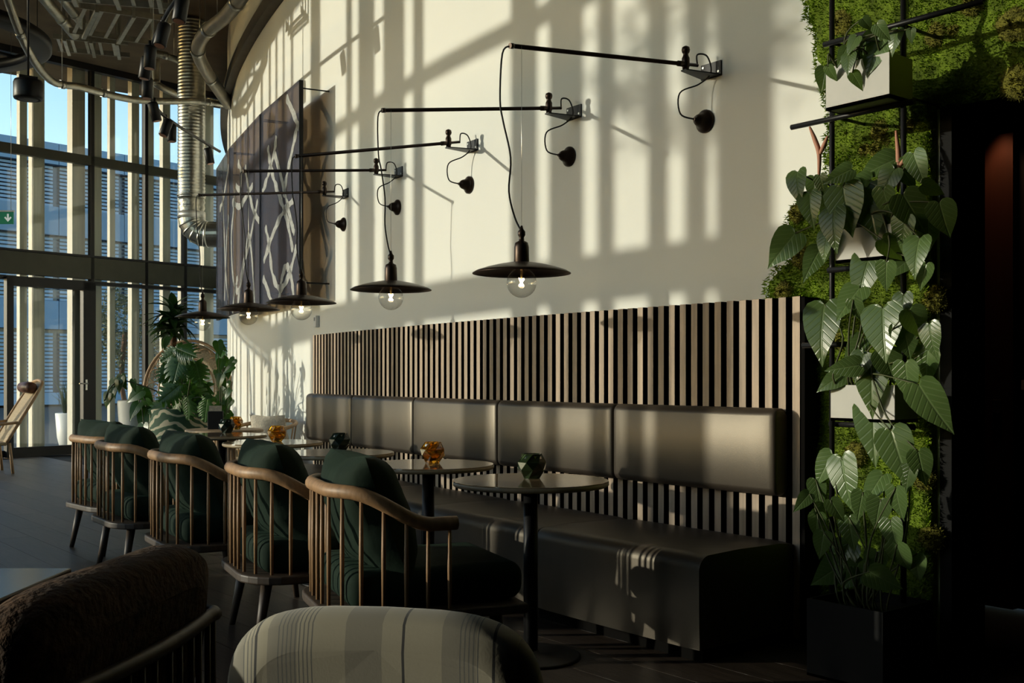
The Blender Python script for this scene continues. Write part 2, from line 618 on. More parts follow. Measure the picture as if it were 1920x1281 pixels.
MB().lathe([(0.03, 0), (0.045, -0.012), (0.045, -0.03), (0.034, -0.035)], 16).build('housing', BLACKMETAL, lampo)
MB().lathe([(0.030, -0.030), (0.030, -0.034)], 16).build('lens', emit_mat('warm_lens', (1.0, 0.5, 0.25), 2.0), lampo)
sd = bpy.data.lights.new('recess_light', 'SPOT')
sd.energy = 5; sd.color = (1, 0.55, 0.3); sd.spot_size = math.radians(60); sd.spot_blend = 0.7; sd.shadow_soft_size = 0.03
so = bpy.data.objects.new('recess_light', sd); COL.objects.link(so)
so.location = (1.14, -0.20, 2.50); so.rotation_euler = (0, math.radians(-14), 0)

# ------------------------------------------------------------------ glazed facades
def facade(name, label, origin, ang, length, fins, zt, panes_at, dark_at, fin_y):
    w = struct(thing(name, None, None, origin, ang))
    tag(w, label)
    for (x0, x1, d) in fins:
        MB().box(((x0 + x1) / 2, fin_y, 2.98), (x1 - x0, d, 6.0)).build('timber_fin', FIN, w)
    for (z0, z1, dp, m) in zt:
        MB().box((length / 2, 0, (z0 + z1) / 2), (length, dp, z1 - z0)).build('transom', m, w)
    for x in dark_at:
        MB().box((x, 0.0, 3.0), (0.055, 0.10, 5.98)).build('mullion', FRAME, w)
    xs = panes_at
    tiers = [(0.10, zt[1][0]), (zt[1][1], zt[2][0]), (zt[2][1], 5.9)]
    for i in range(len(xs) - 1):
        for (z0, z1) in tiers:
            MB().box(((xs[i] + xs[i + 1]) / 2, 0.0, (z0 + z1) / 2), (xs[i + 1] - xs[i] - 0.002, 0.012, z1 - z0 - 0.002)).build('pane', PANE, w)
    return w


# left facade: local x runs along +Y from y = -6, local y points outdoors (-X)
blocks = [(4.993, 5.323), (5.408, 5.537), (5.687, 5.813), (6.111, 6.232), (6.387, 6.695),
          (6.846, 7.114), (8.351, 8.505), (8.686, 9.067), (9.279, 9.617), (9.798, 9.92), (10.679, 10.977)]
finsL = []
for (y0, y1) in blocks:
    y0, y1 = y0 + 0.0885 - 0.015, y1 + 0.0885 + 0.015
    b = y1 - y0
    d = min(0.22, max(0.06, b * 0.55))
    w_ = max(0.03, b - d * 0.7375)
    c = (y0 + y1) / 2
    finsL.append((c - w_ / 2 + 6, c + w_ / 2 + 6, d))
for c, w_, d in [(3.12, 0.18, 0.16), (2.5, 0.2, 0.12), (1.95, 0.2, 0.16),
                 (1.5, 0.06, 0.12), (11.78, 0.05, 0.07), (12.15, 0.04, 0.06), (12.5, 0.05, 0.08)]:
    finsL.append((c - w_ / 2 + 6, c + w_ / 2 + 6, d))
ztL = [(0.0, 0.10, 0.14, FRAME), (2.745, 3.0, 0.10, TRANSOM), (4.42, 4.54, 0.10, FRAME), (5.9, 6.0, 0.12, FRAME)]
lenL = 18.8
wlr = struct(MB().box((FX, -2.75, 3.0), (0.3, 6.5, 6.0)).build('wall_left_rear', DARKWALL))
tag(wlr, 'dark solid wall left of the camera where the side glazing ends')
facade('window_2', 'tall glazed side wall with timber fins on the sunny side', (FX, 0.5, 0), PI / 2, lenL - 6.5, [(a_ - 6.5, b_ - 6.5, c_) for a_, b_, c_ in finsL], ztL,
       [x_ - 6.5 for x_ in (6.5, 7.5, 9.0, 10.55, 11.55, 12.98, 14.43, 15.7, 17.3, 18.8)], [0.03, 12.27], 0.12)

sill = struct(MB().box((FX + 0.10, 6.6, 0.42), (0.08, 12.0, 0.84)).build('added_sill', DARKWALL))  # unseen panel, added to keep low daylight off the bench front
tag(sill, 'unseen low dark panel added under the sunny side windows to cut low light')
# far facade
finsF = []
for (px0, px1, d) in [(47, 61, 0.10), (71, 92, 0.16), (144, 168, 0.16), (187, 201, 0.10), (217, 227, 0.08), (257, 271, 0.12),
                      (285, 299, 0.10), (316, 330, 0.1), (350, 362, 0.1), (392, 410, 0.14)]:
    finsF.append((far_local(px0), far_local(px1), d))
for c in [0.3, 0.9, 1.5, 2.3, 2.9, 3.6, 4.4, 5.1, 5.7]:
    finsF.append((c - 0.05, c + 0.05, 0.08))
dl, dr = far_local(6), far_local(158)
ztF = [(0.0, 0.10, 0.12, FRAME), (2.68, 3.01, 0.10, TRANSOM), (4.44, 4.58, 0.10, TRANSOM), (5.9, 6.0, 0.12, FRAME)]
lenF = 10.6
paneF = [0.0, 1.3, 2.6, 3.9, 5.2, far_local(0) - 0.05, far_local(171), far_local(272), far_local(345), lenF]
wf = facade('window_1', 'tall far glass wall with timber fins and olive transoms', FAR_A, FAR_ANG, lenF, finsF, ztF, paneF,
            [far_local(171), far_local(272), far_local(345), far_local(272)], 0.22)
MB().box((lenF / 2, 0, 2.62), (lenF, 0.13, 0.05)).build('transom_frame', FRAME, wf)
MB().box((lenF / 2, 0, 3.03), (lenF, 0.13, 0.03)).build('transom_frame', FRAME, wf)
# glass door in the far facade
dm = MB()
door = struct(thing('door_1', None, None, FAR_A + Vector((math.cos(FAR_ANG) * dl, math.sin(FAR_ANG) * dl, 0)), FAR_ANG))
tag(door, 'black framed glass door in the far window wall')
wdt = far_local(171) - dl
MB().box((0.04, -0.09, 1.31), (0.10, 0.10, 2.62)).build('jamb', FRAME, door)
MB().box((wdt - 0.10, -0.09, 1.31), (0.20, 0.10, 2.62)).build('jamb', FRAME, door)
MB().box((wdt / 2, -0.09, 2.56), (wdt, 0.10, 0.13)).build('header', FRAME, door)
MB().box((wdt / 2, -0.09, 0.07), (wdt, 0.10, 0.14)).build('bottom_rail', FRAME, door)
hx = wdt - 0.16
hd = MB().box((hx, -0.15, 1.05), (0.03, 0.02, 0.16)).build('handle_plate', STEEL, door)
MB().tube([(hx, -0.16, 1.07), (hx, -0.20, 1.07), (hx - 0.14, -0.205, 1.07)], 0.010, 8).build('lever_handle', STEEL, hd)

# ================================================================== OUTDOORS
og = MB().box((10, 40, -0.15), (260, 200, 0.1)).build('terrace_ground', mat('terrace_stone', (0.08, 0.08, 0.075), 0.9, var=0.2, scale=0.6))
tag(og, 'pale grey terrace outside the windows', kind='structure')
BLUEGLASS = mat('blue_grey_cladding', (0.22, 0.36, 0.50), 0.55, var=0.12, scale=0.3, objvar=0.12)
LOUVRE = mat('louvre_blinds', (0.28, 0.42, 0.56), 0.5, var=0.1)
BDARK = mat('office_dark_glass', (0.035, 0.06, 0.10), 0.12, var=0.2, scale=0.2)
off = thing('office_building', 'blue grey office building with louvred blinds beyond the far windows', 'building', (-14, 41, 0), math.radians(10))
MB().box((27, 6, 5.4), (54, 11.2, 10.8)).build('core', BDARK, off)
bands = [(0.0, 0.5, 1), (3.2, 4.4, 1), (7.2, 8.4, 1), (10.2, 11.1, 1)]
for (z0, z1, _) in bands:
    for i in range(18):
        MB().box((1.5 + i * 3, 0.22, (z0 + z1) / 2), (2.97, 0.4, z1 - z0)).build('spandrel_panel', BLUEGLASS, off)
for (z0, z1) in [(0.5, 3.2), (4.4, 7.2), (8.4, 10.2)]:
    for i in range(18):
        mb = MB()
        n = int((z1 - z0) / 0.16)
        for k in range(n):
            mb.box((1.5 + i * 3, 0.28, z0 + 0.08 + k * 0.16), (2.7, 0.05, 0.10))
        tag(mb.build('louvre_blind', LOUVRE, off), kind='stuff')
# outdoor pot
pt = thing('outdoor_pot', 'tall white pot with grass standing on the terrace outside the glass door', 'planter', (1.55, 16.2, -0.1))
MB().lathe([(0.16, 0), (0.22, 0.25), (0.25, 0.65), (0.235, 0.66), (0.2, 0.60)], 24).build('pot', WHITEPLASTIC, pt)
mb = MB()
for i in range(90):
    a = rnd.uniform(0, 2 * PI); r = rnd.uniform(0.1, 0.35); h = rnd.uniform(0.3, 0.75)
    mb.tube([(0.1 * math.cos(a), 0.1 * math.sin(a), 0.6), (r * 0.6 * math.cos(a), r * 0.6 * math.sin(a), 0.6 + h * 0.7), (r * math.cos(a), r * math.sin(a), 0.6 + h)],
            [0.008, 0.006, 0.001], 3)
tag(mb.build('grass_blades', LEAFD, pt), kind='stuff')


def scatter_leaves(n, cx, cy, cz, rx, ry, rz, size, seed):
    r = random.Random(seed)
    V, F = [], []
    for i in range(n):
        u = r.uniform(-1, 1); th = r.uniform(0, 2 * PI); rr = r.uniform(0.35, 1) ** 0.5
        q = math.sqrt(1 - u * u)
        lump = 0.75 + 0.35 * mnoise.noise(Vector((q * math.cos(th) * 2, q * math.sin(th) * 2, u * 2 + seed)))
        c = Vector((cx + rx * rr * lump * q * math.cos(th), cy + ry * rr * lump * q * math.sin(th), cz + rz * rr * lump * u))
        E = Euler((r.uniform(0, 6.28), r.uniform(0, 6.28), r.uniform(0, 6.28))).to_matrix()
        s = size * r.uniform(0.6, 1.3)
        o = len(V)
        V += [c + E @ Vector(p) for p in ((0, -s, 0), (s * 0.22, 0, s * 0.08), (0, s, 0), (-s * 0.22, 0, s * 0.08))]
        F += [(o, o + 1, o + 2), (o, o + 2, o + 3)]
    return V, F


OLIVE = mat('olive_foliage', (0.10, 0.12, 0.035), 0.6, var=0.5, scale=4)
for (px, Z, zc, rad, lab, sd_) in [(232, 21.5, 2.15, 0.95, 'bushy olive tree standing outside the far windows', 4),
                                  (318, 21.0, 1.6, 0.75, 'smaller olive shrub outside behind the tall peacock chair', 9)]:
    P = at_depth(px, 707, Z)
    t = thing('olive_tree', lab, 'tree', (P.x, P.y, -0.1))
    MB().tube(smooth_path([(0, 0, 0), (0.05, 0.02, 0.6), (-0.04, 0, 1.2), (0.03, 0, zc)]), 0.05, 7).build('trunk', BARK, t)
    V, F = scatter_leaves(2600, 0, 0, zc + 0.1, rad * 0.75, rad * 0.75, rad * 1.15, 0.055, sd_)
    m_ = MB(); m_.add(V, F); tag(m_.build('foliage', OLIVE, t), kind='stuff')

dt_ = thing('slender_tree', 'leafy tree outside the sunny side windows that dapples the cream wall', 'tree', (-9.0, 7.4, -0.1))
MB().tube(smooth_path([(0, 0, 0), (0.06, 0.05, 1.5), (-0.05, 0.0, 3.0), (0, 0, 4.4)]), 0.045, 7).build('trunk', BARK, dt_)
V, F = scatter_leaves(700, 0, 0, 4.5, 0.5, 1.05, 0.7, 0.07, 12)
m_ = MB(); m_.add(V, F); tag(m_.build('foliage', OLIVE, dt_), kind='stuff')

# ================================================================== SLATTED PANEL AND BENCH
SW = 1.036
panel = thing('slat_panelling', 'waist-high wall panelling of pale oak slats on black behind the bench', 'wall panelling', (0, 0, 0))
bk = curved_slab('backing_board', 0.0, 5.33, 0.0, 1.515, 0.012, P_SLAT - 0.06, BLACKWOOD, 40, panel)
sl = MB().box((0.0, 0, 0), (0.06, 0.043, 1.505))
sl.mi = [0, 1, 1, 1, 1, 0]          # oak veneer on the front and top, black sides
sl = sl.mesh('slat', [OAK, BLACKWOOD])
PITCH = 0.0746
for i in range(72):
    a = 0.022 + i * PITCH
    p = surf(a, P_SLAT - 0.030, 0.02 + 1.505 / 2)
    place('slat', sl, panel, p, wall_rot(a), bevel=0.002, seg=1)
ep = MB().box((0, 0, 0), (P_SLAT - 0.012, 0.02, 1.51))
ep.build('end_board', BLACKWOOD, panel, surf(-0.012, P_SLAT / 2 + 0.004, 0.765), 0)

bench = thing('banquette_bench', 'long dark leather banquette with five back cushions along the wall', 'bench', (0, 0, 0))


def rounded_section(w0, w1, z0, z1, r, n=5):
    """closed polygon (q, z) with rounded corners, anticlockwise"""
    out = []
    for (cx, cz, a0) in [(w1 - r, z0 + r, -PI / 2), (w1 - r, z1 - r, 0), (w0 + r, z1 - r, PI / 2), (w0 + r, z0 + r, PI)]:
        for k in range(n + 1):
            t = a0 + PI / 2 * k / n
            out.append((cx + r * math.cos(t), cz + r * math.sin(t)))
    return out


def puffy_block(a0, a1, q0, q1, z0, z1, r, crown, name, m, parent, rfront=None, na=14):
    mb = MB()
    rings = []
    inset = [(0.0, 0.985), (0.006, 1.0)]
    sec = rounded_section(q0, q1, z0, z1, r)
    cq, cz = (q0 + q1) / 2, (z0 + z1) / 2
    L = a1 - a0
    ss = [0.0, 0.004, 0.012, 0.03, 0.07] + [0.15 + 0.7 * i / na for i in range(na + 1)] + [0.93, 0.97, 0.988, 0.996, 1.0]
    for s in ss:
        e = min(s, 1 - s) * L
        k = math.sqrt(max(0.0, 1 - (1 - min(1, e / 0.02)) ** 2))
        ins = 0.012 * (1 - k)
        cr = crown * min(1, e / 0.10) ** 0.6
        ring = []
        for (q, z) in sec:
            fz = 1 - abs((z - cz) / ((z1 - z0) / 2)) ** 4
            fq = (q - q0) / (q1 - q0)
            qq = q - ins * (1 if q > cq else -1) + cr * fz * max(0, fq) * (1 if z1 - z0 > q1 - q0 else 0)
            zz = z - ins * (1 if z > cz else -1)
            if z1 - z0 <= q1 - q0 and z > cz:
                zz += cr * (1 - abs((q - cq) / ((q1 - q0) / 2)) ** 4) + 0.0
            ring.append(surf(a0 + s * L, qq, zz))
        rings.append(ring)
    mb.loft(rings, True)
    o = mb.build(name, m, parent)
    return o


for i in range(5):
    a0 = 0.06 + i * SW
    puffy_block(a0 + 0.003, a0 + SW - 0.003, P_SLAT + 0.001, P_SLAT + 0.095, 0.645, 1.032, 0.035, 0.018, 'back_cushion', LEATHER, bench)
for i in range(5):
    a0 = 0.03 + i * SW
    mb = MB()
    # waterfall seat: top, rounded nose, front skirt down to the plinth
    prof = []
    q0, q1, r = P_SLAT + 0.004, P_SLAT + 0.63, 0.065
    pts = [(q0, 0.44), (q0 + 0.1, 0.452), (q1 - 0.25, 0.456)]
    for k in range(8):
        t = PI / 2 - PI / 2 * k / 7
        pts.append((q1 - r + r * math.cos(t), 0.45 - r + r * math.sin(t)))
    pts += [(q1, 0.25), (q1 - 0.004, 0.06), (q0, 0.06)]
    rings = []
    for k in range(13):
        s = k / 12
        e = min(s, 1 - s) * SW
        ins = 0.008 * (1 - math.sqrt(max(0, 1 - (1 - min(1, e / 0.02)) ** 2)))
        ring = []
        for (q, z) in pts:
            ring.append(surf(a0 + 0.002 + s * (SW - 0.004), q - (ins if q > q0 + 0.02 else 0), z - (ins if z > 0.3 else 0)))
        rings.append(ring)
    mb.loft(rings, True)
    o = mb.build('seat_unit', LEATHER, bench)
    md = o.modifiers.new('edge', 'EDGE_SPLIT'); md.split_angle = math.radians(50)
curved_slab('plinth', 0.05, 5.24, 0.0, 0.06, P_SLAT + 0.05, P_SLAT + 0.58, BLACKWOOD, 30, bench)

# ================================================================== WALL LAMPS
DISC_D = 0.4145
LAMPS = [((958, 86), (978, 508), 4.557, 0.6406, (1315, 228)),
         ((718, 207), (733, 540), 5.546, 1.7009, (1060, 294)),
         ((555, 293), (565, 565), 6.467, 2.7899, (872, 347)),
         ((457, 321), (466, 578), 7.277, 3.8763, (738, 389)),
         ((373, 366), (380, 593), 8.373, 4.9416, (637, 421))]
LAMP_LABELS = ['bronze swing-arm wall lamp hanging over the table nearest the leafy planters',
               'bronze swing-arm wall lamp hanging over the table with the nearer amber glass holder',
               'bronze swing-arm wall lamp, middle one of the five in the row',
               'bronze swing-arm wall lamp, second farthest of the row, before the navy artwork',
               'bronze swing-arm wall lamp farthest away, hanging before the glass wall']
MH = 2.682
shade_me = MB()
r = DISC_D / 2
prof = [(0.030, 0.036), (0.05, 0.035), (0.10, 0.026), (0.15, 0.014), (0.19, 0.001), (r, -0.009), (r, -0.012), (0.19, -0.004),
        (0.15, 0.009), (0.10, 0.021), (0.05, 0.030), (0.030, 0.031)]
shade_me.lathe(prof, 48, caps=False)
shade_me = shade_me.mesh('shade', BRONZE)
sock_me = MB().lathe([(0.030, 0.030), (0.032, 0.037), (0.031, 0.10), (0.027, 0.118), (0.012, 0.126), (0.010, 0.14), (0.016, 0.15), (0.016, 0.165), (0.008, 0.175), (0.004, 0.19)], 20).mesh('socket', BRONZE)
bulb_prof = [(0.014, 0.045), (0.015, 0.02)]
BR, BZ = 0.0635, -0.050
for k in range(15):
    t = math.radians(76) - math.radians(166) * k / 14
    bulb_prof.append((max(0.0006, BR * math.cos(t)), BZ + BR * math.sin(t)))
bulb_me = MB().lathe(bulb_prof, 28, caps=False).mesh('glass_bulb', BULB)
fm = MB()
for k in range(6):
    a = PI * k / 6
    dx, dy = 0.012 * math.cos(a), 0.012 * math.sin(a)
    fm.tube([(dx, dy, BZ + 0.020), (dx * 0.3, dy * 0.3, BZ), (dx, dy, BZ - 0.014)], 0.0016, 5)
    fm.tube([(-dx, -dy, BZ + 0.014), (0, 0, BZ + 0.002), (dx, dy, BZ - 0.010)], 0.0013, 5)
fil_me = fm.mesh('filament', FILAMENT)
stemg = MB().lathe([(0.006, 0.04), (0.005, BZ + 0.03), (0.002, BZ + 0.005)], 10).mesh('filament_mount', BRASS)

for i, (tip, disc, Z, ma, rose) in enumerate(LAMPS):
    T = at_depth(*tip, Z)
    Dp = at_depth(*disc, Z)
    base = surf(ma, 0, MH)
    phi = wall_rot(ma)
    root = thing('wall_lamp', LAMP_LABELS[i], 'lamp', base, phi, 'swing-arm lamps above the bench tables')
    inv = Matrix.Translation(base) @ Matrix.Rotation(phi, 4, 'Z')
    inv = inv.inverted()
    t = inv @ T
    dl_ = inv @ Dp
    # bracket: plate on the wall, triangular shelf
    bm_ = MB()
    bm_.box((-0.004, 0, 0.0), (0.008, 0.13, 0.075))
    bm_.add([(-0.008, -0.06, -0.034), (-0.008, 0.06, -0.034), (-0.20, 0.018, -0.034), (-0.20, -0.018, -0.034),
             (-0.008, -0.06, -0.028), (-0.008, 0.06, -0.028), (-0.20, 0.018, -0.028), (-0.20, -0.018, -0.028)],
            [(0, 1, 2, 3), (7, 6, 5, 4), (0, 4, 5, 1), (1, 5, 6, 2), (2, 6, 7, 3), (3, 7, 4, 0)])
    br = bm_.build('bracket', BLACKMETAL, root)
    for yy in (-0.05, 0.05):
        MB().lathe([(0.006, 0), (0.006, 0.003)], 8).build('screw', STEEL, br, (-0.0085, yy, -0.015 if yy < 0 else 0.022), (0, -PI / 2, 0))
    pv = Vector((-0.185, 0, 0.0))
    MB().lathe([(0.016, 0.018), (0.016, 0.03), (0.019, 0.035), (0.019, 0.075), (0.014, 0.085), (0.012, 0.095), (0.018, 0.102), (0.021, 0.114), (0.018, 0.127), (0.006, 0.134)], 16).build('pivot_post', BRONZE, root, (-0.185, 0, -0.046))
    dirn = (t - pv).normalized()
    back = pv - dirn * 0.085
    arm = MB().tube([back, pv, pv + dirn * 0.03, pv + dirn * 0.055, pv + dirn * 0.056, t], [0.0085, 0.0085, 0.014, 0.014, 0.010, 0.010], 10).build('arm', BRONZE, root)
    MB().tube([t - dirn * 0.012, t + dirn * 0.006], 0.0125, 10).build('end_cap', BRONZE, arm)
    # shade group below the tip
    place('shade', shade_me, root, dl_)
    place('socket', sock_me, root, dl_)
    b_ = place('glass_bulb', bulb_me, root, dl_)
    place('filament', fil_me, b_)
    place('filament_mount', stemg, b_)
    # cable tip -> socket, with lazy slack; thin suspension wire
    s0 = dl_ + Vector((0, 0, 0.165))
    side = Vector((-0.03, 0.045, 0)) if i in (0,) else Vector((-0.01, 0.035, 0))
    q = [t, t + Vector((-0.012, 0.01, -0.03)) + side * 0.4, t + Vector((0, 0, -0.22)) + side * 0.9]
    for k, (fr, am) in enumerate([(0.4, 1.0), (0.6, 0.55), (0.78, 0.85), (0.92, 0.5)]):
        q.append(t.lerp(s0, fr) + side * am)
    q.append(s0)
    MB().tube(smooth_path(q, 5), 0.0040, 6).build('cable', CABLE, root)
    wtop = t - dirn * 0.075
    wtop = t - dirn * max(0.0, (t - dl_).to_2d().length)
    MB().tube([Vector((dl_.x, dl_.y, t.z)), dl_ + Vector((0, 0, 0.19))], 0.0010, 4).build('suspension_wire', STEEL, root)
    # canopy cup on the wall + cable looping from the bracket
    Rp, ra = hit_wall(rose[0] + 8, rose[1], 0)
    rl = inv @ Rp
    rl.x = 0.0
    MB().lathe([(0.058, 0.0), (0.058, 0.010), (0.050, 0.018), (0.036, 0.030), (0.030, 0.052), (0.022, 0.066), (0.010, 0.072), (0.008, 0.084)], 24).build('canopy', BRONZE, root, rl, (0, -PI / 2, 0))
    n0 = rl + Vector((-0.082, 0, 0))
    st = Vector((-0.06, 0.0, 0.02))
    loop = [back, back + Vector((0.02, 0.02, 0.06)), Vector((-0.045, -0.01, 0.06)), Vector((-0.03, -0.02, -0.02)), Vector((-0.06, 0.03, -0.07)),
            st.lerp(n0, 0.5) + Vector((-0.06, 0.07, 0.0)), st.lerp(n0, 0.85) + Vector((-0.05, 0.055, -0.01)), n0]
    MB().tube(smooth_path(loop, 6), 0.0042, 6).build('feed_cable', CABLE, root)

# ================================================================== TABLES
def table(px, py, zt=0.74):
    P = on_plane(px, py, zt)
    return P


TB = [(995, 900), (803, 870), (632, 848), (512, 829), (417, 815)]
TLAB = ['round brown stone table nearest the leafy planters', 'round brown stone table second nearest, holding an amber faceted glass',
        'round brown stone table in the middle of the row holding a dark green glass', 'round brown stone table second farthest, with a glowing amber glass',
        'round brown stone table farthest along the bench, in front of the drum table']
top_me = MB().lathe([(0.30, -0.020), (0.318, -0.020), (0.326, -0.014), (0.326, 0.0)], 64, smooth=True).mesh('table_edge', TABLEEDGE)
face_me = MB().lathe([(0.325, 0.0), (0.3245, 0.0035), (0.322, 0.0045)], 64, smooth=False).mesh('table_top', TABLETOP)
col_me = MB().lathe([(0.030, 0.012), (0.030, 0.70)], 20).mesh('column', BLACKMETAL)
fix_me = MB().lathe([(0.10, 0.70), (0.10, 0.7155)], 24).mesh('top_plate', BLACKMETAL)
base_me = MB().lathe([(0.21, 0.0), (0.21, 0.008), (0.20, 0.012), (0.04, 0.018), (0.032, 0.03)], 40).mesh('foot_plate', BLACKMETAL)
TPOS = []
for i, (px, py) in enumerate(TB):
    P = on_plane(px, py, 0.74)
    TPOS.append(P)
    t = thing('round_table', TLAB[i], 'table', (P.x, P.y, 0), 0, 'round tables along the bench')
    place('table_edge', top_me, t, (0, 0, 0.7355))
    place('table_top', face_me, t, (0, 0, 0.7355))
    place('column', col_me, t)
    place('top_plate', fix_me, t)
    place('foot_plate', base_me, t)


def holder_mesh(name, r, h, m):
    n = 7
    prof = [(r * 0.55, 0.0), (r * 0.97, h * 0.36), (r * 1.0, h * 0.66), (r * 0.70, h), (r * 0.62, h), (r * 0.86, h * 0.64), (r * 0.84, h * 0.38), (r * 0.5, h * 0.12)]
    ph = [0, PI / n, 0, PI / n, PI / n, 0, PI / n, 0]
    return MB().lathe(prof, n, smooth=False, caps=True, phase=ph).mesh(name, m)


HR, HH = 0.062, 0.105
hm = {'amber': holder_mesh('amber_vessel', HR, HH, AMBER), 'green': holder_mesh('green_vessel', HR, HH, GREENGLASS),
      'dark': holder_mesh('dark_vessel', HR, HH, DARKGLASS)}
candle_me = MB().lathe([(0.019, 0.013), (0.019, 0.028), (0.017, 0.029)], 16).mesh('tealight', mat('tealight_wax', (0.75, 0.7, 0.6), 0.6, var=0.05))
HLAB = [((997, 897), 'green', 'faceted green glass candle holder on the table nearest the planters'),
        ((811, 868), 'amber', 'faceted amber glass candle holder on the second nearest table'),
        ((637, 846), 'dark', 'dark green faceted candle holder on the middle table'),
        ((519, 828), 'amber', 'glowing amber candle holder on the second farthest table'),
        ((425, 812), 'dark', 'blackish faceted candle holder on the farthest bench table')]
for k, ((px, py), kind, lab) in enumerate(HLAB):
    P = on_plane(px, py, 0.74)
    t = thing('candle_holder', lab, 'candle holder', (P.x, P.y, 0.7401), rnd.uniform(0, 1), 'faceted glass candle holders')
    place('vessel', hm[kind], t)
    place('tealight', candle_me, t)

# ================================================================== SPINDLE ARMCHAIRS
def u_path(wd, xf, xb, rc, n=10):
    """plan of the U rail: near arm end -> round the back -> far arm end. Returns (x, y, s) with s 0..1"""
    pts = []
    for k in range(n):
        x = xf + (xb + rc - xf) * k / n
        pts.append((x, -wd))
    for k in range(n + 1):
        t = -PI / 2 - PI / 2 * k / n
        pts.append((xb + rc + rc * math.cos(t), -wd + rc + rc * math.sin(t)))
    for k in range(1, n):
        pts.append((xb, -wd + rc + (2 * wd - 2 * rc) * k / n))
    for k in range(n + 1):
        t = PI - PI / 2 * k / n
        pts.append((xb + rc + rc * math.cos(t), wd - rc + rc * math.sin(t)))
    for k in range(1, n + 1):
        x = xb + rc + (xf - xb - rc) * k / n
        pts.append((x, wd))
    return pts


def rail_z(x, xf, xb, za, zb):
    s = max(0, min(1, (x - xb - 0.05) / 0.30))
    s = s * s * (3 - 2 * s)
    return zb + (za - zb) * s


def pillow(w, h, th, pinch=0.12, seed=0, n=14):
    mb = MB()
    r_ = random.Random(seed)
    off = r_.uniform(0, 10)

    def fn(sgn):
        def g(u, v):
            a, b = u * 2 - 1, v * 2 - 1
            e = max(0.0, (1 - abs(a) ** 2.4)) ** 0.45 * max(0.0, (1 - abs(b) ** 2.4)) ** 0.45
            px = a * w / 2 * (1 - pinch * (1 - b * b) * 0.0 - pinch * (1 - abs(b)) ** 1.0 * 0.6 * abs(a))
            py = b * h / 2 * (1 - pinch * (1 - abs(a)) * 0.6 * abs(b))
            wr_ = 0.012 * mnoise.noise(Vector((a * 2.2 + off, b * 2.2, sgn))) + 0.006 * mnoise.noise(Vector((a * 6 + off, b * 5, sgn)))
            edge = 1 if e > 0.02 else 0
            return Vector((sgn * (th / 2 * e + wr_ * min(1, e * 1.5)), px, py))
        return g
    mb.grid(fn(1), n, n)
    f2 = MB(); f2.grid(fn(-1), n, n)
    o = len(mb.v)
    mb.v += f2.v
    mb.f += [tuple(reversed([i + o for i in f])) for f in f2.f]
    mb.s += f2.s; mb.mi += f2.mi
    return mb


def make_spindle_chair(label):
    root = thing('spindle_armchair', label, 'chair', (0, 0, 0), 0, 'spindle armchairs facing the bench')
    XF, XB, WD, RC = 0.085, -0.36, 0.345, 0.24
    path = u_path(WD, XF, XB, RC)
    rail = [(x, y, rail_z(x, XF, XB, 0.635, 0.755)) for x, y in path]
    mb = MB()
    mb.tube(rail, 0.026, 12, flat=0.9, up=(0, 0, 1))
    mb.build('rail', CHAIRWOOD, root, bevel=0.004)
    # seat platform with rounded rear corners
    pp_ = u_path(0.365, 0.36, -0.385, 0.20, 6)
    MB().prism(pp_, 0.285, 0.322).build('platform', SMOKED, root, bevel=0.008, seg=3)
    # spindles evenly along the rail
    L = [0]
    for i in range(1, len(path)):
        L.append(L[-1] + math.dist(path[i], path[i - 1]))
    NS = 17
    for k in range(NS):
        s = 0.03 + (L[-1] - 0.06) * k / (NS - 1)
        j = max(i for i in range(len(L)) if L[i] <= s + 1e-9)
        j = min(j, len(path) - 2)
        f = (s - L[j]) / (L[j + 1] - L[j])
        x = path[j][0] + (path[j + 1][0] - path[j][0]) * f
        y = path[j][1] + (path[j + 1][1] - path[j][1]) * f
        zt = rail_z(x, XF, XB, 0.635, 0.755) - 0.012
        MB().tube([(x, y, 0.318), (x, y, 0.318 + (zt - 0.318) * 0.5), (x, y, zt)], [0.0070, 0.0085, 0.0065], 8).build('spindle', CHAIRWOOD, root)
    for sx, sy in ((0.26, 0.27), (0.26, -0.27), (-0.27, 0.24), (-0.27, -0.24)):
        ox, oy = (0.03 if sx > 0 else -0.05), (0.03 if sy > 0 else -0.03)
        MB().tube([(sx, sy, 0.288), (sx + ox, sy + oy, 0.0)], [0.026, 0.015], 12).build('leg', SMOKED, root)
    # seat cushion
    mb = MB()
    mb.box((0.035, 0, 0.395), (0.68, 0.60, 0.145))
    sc = mb.build('seat_cushion', VELVET, root, bevel=0.055, seg=5)
    for p in sc.data.polygons: p.use_smooth = True
    pb = pillow(0.60, 0.49, 0.28, 0.16, 3, 24).build('back_pillow', VELVET, root, (-0.165, 0, 0.650), (0, math.radians(-20), 0))
    return root


CHPX = [((578, 908), -17, 'spindle armchair with green cushions nearest the camera, beside the first table'),
        ((413, 880), -13, 'spindle armchair with green cushions second nearest in the row'),
        ((271, 855), -7, 'spindle armchair with green cushions in the middle of the row'),
        ((173, 836), -3, 'spindle armchair with green cushions, second farthest in the row'),
        ((131, 823), 4, 'spindle armchair with green cushions farthest from the camera')]
proto = None
for i, (bp_, ang, lab) in enumerate(CHPX):
    B = on_plane(bp_[0], bp_[1], 0.76)
    fw = Vector((math.cos(math.radians(ang)), math.sin(math.radians(ang)), 0))
    lt = Vector((-fw.y, fw.x, 0))
    # silhouette point lies near the back centre of the rail
    pos = B + fw * 0.345
    pos.z = 0
    if i == 0:
        pos = Vector((-1.845, 0.66, 0))
    pos.x += 0.085
    if proto is None:
        proto = o = make_spindle_chair(lab)
    else:
        o = copy_tree(proto)
        o['label'] = lab
    o.location = pos
    o.rotation_euler = (0, 0, math.radians(ang))

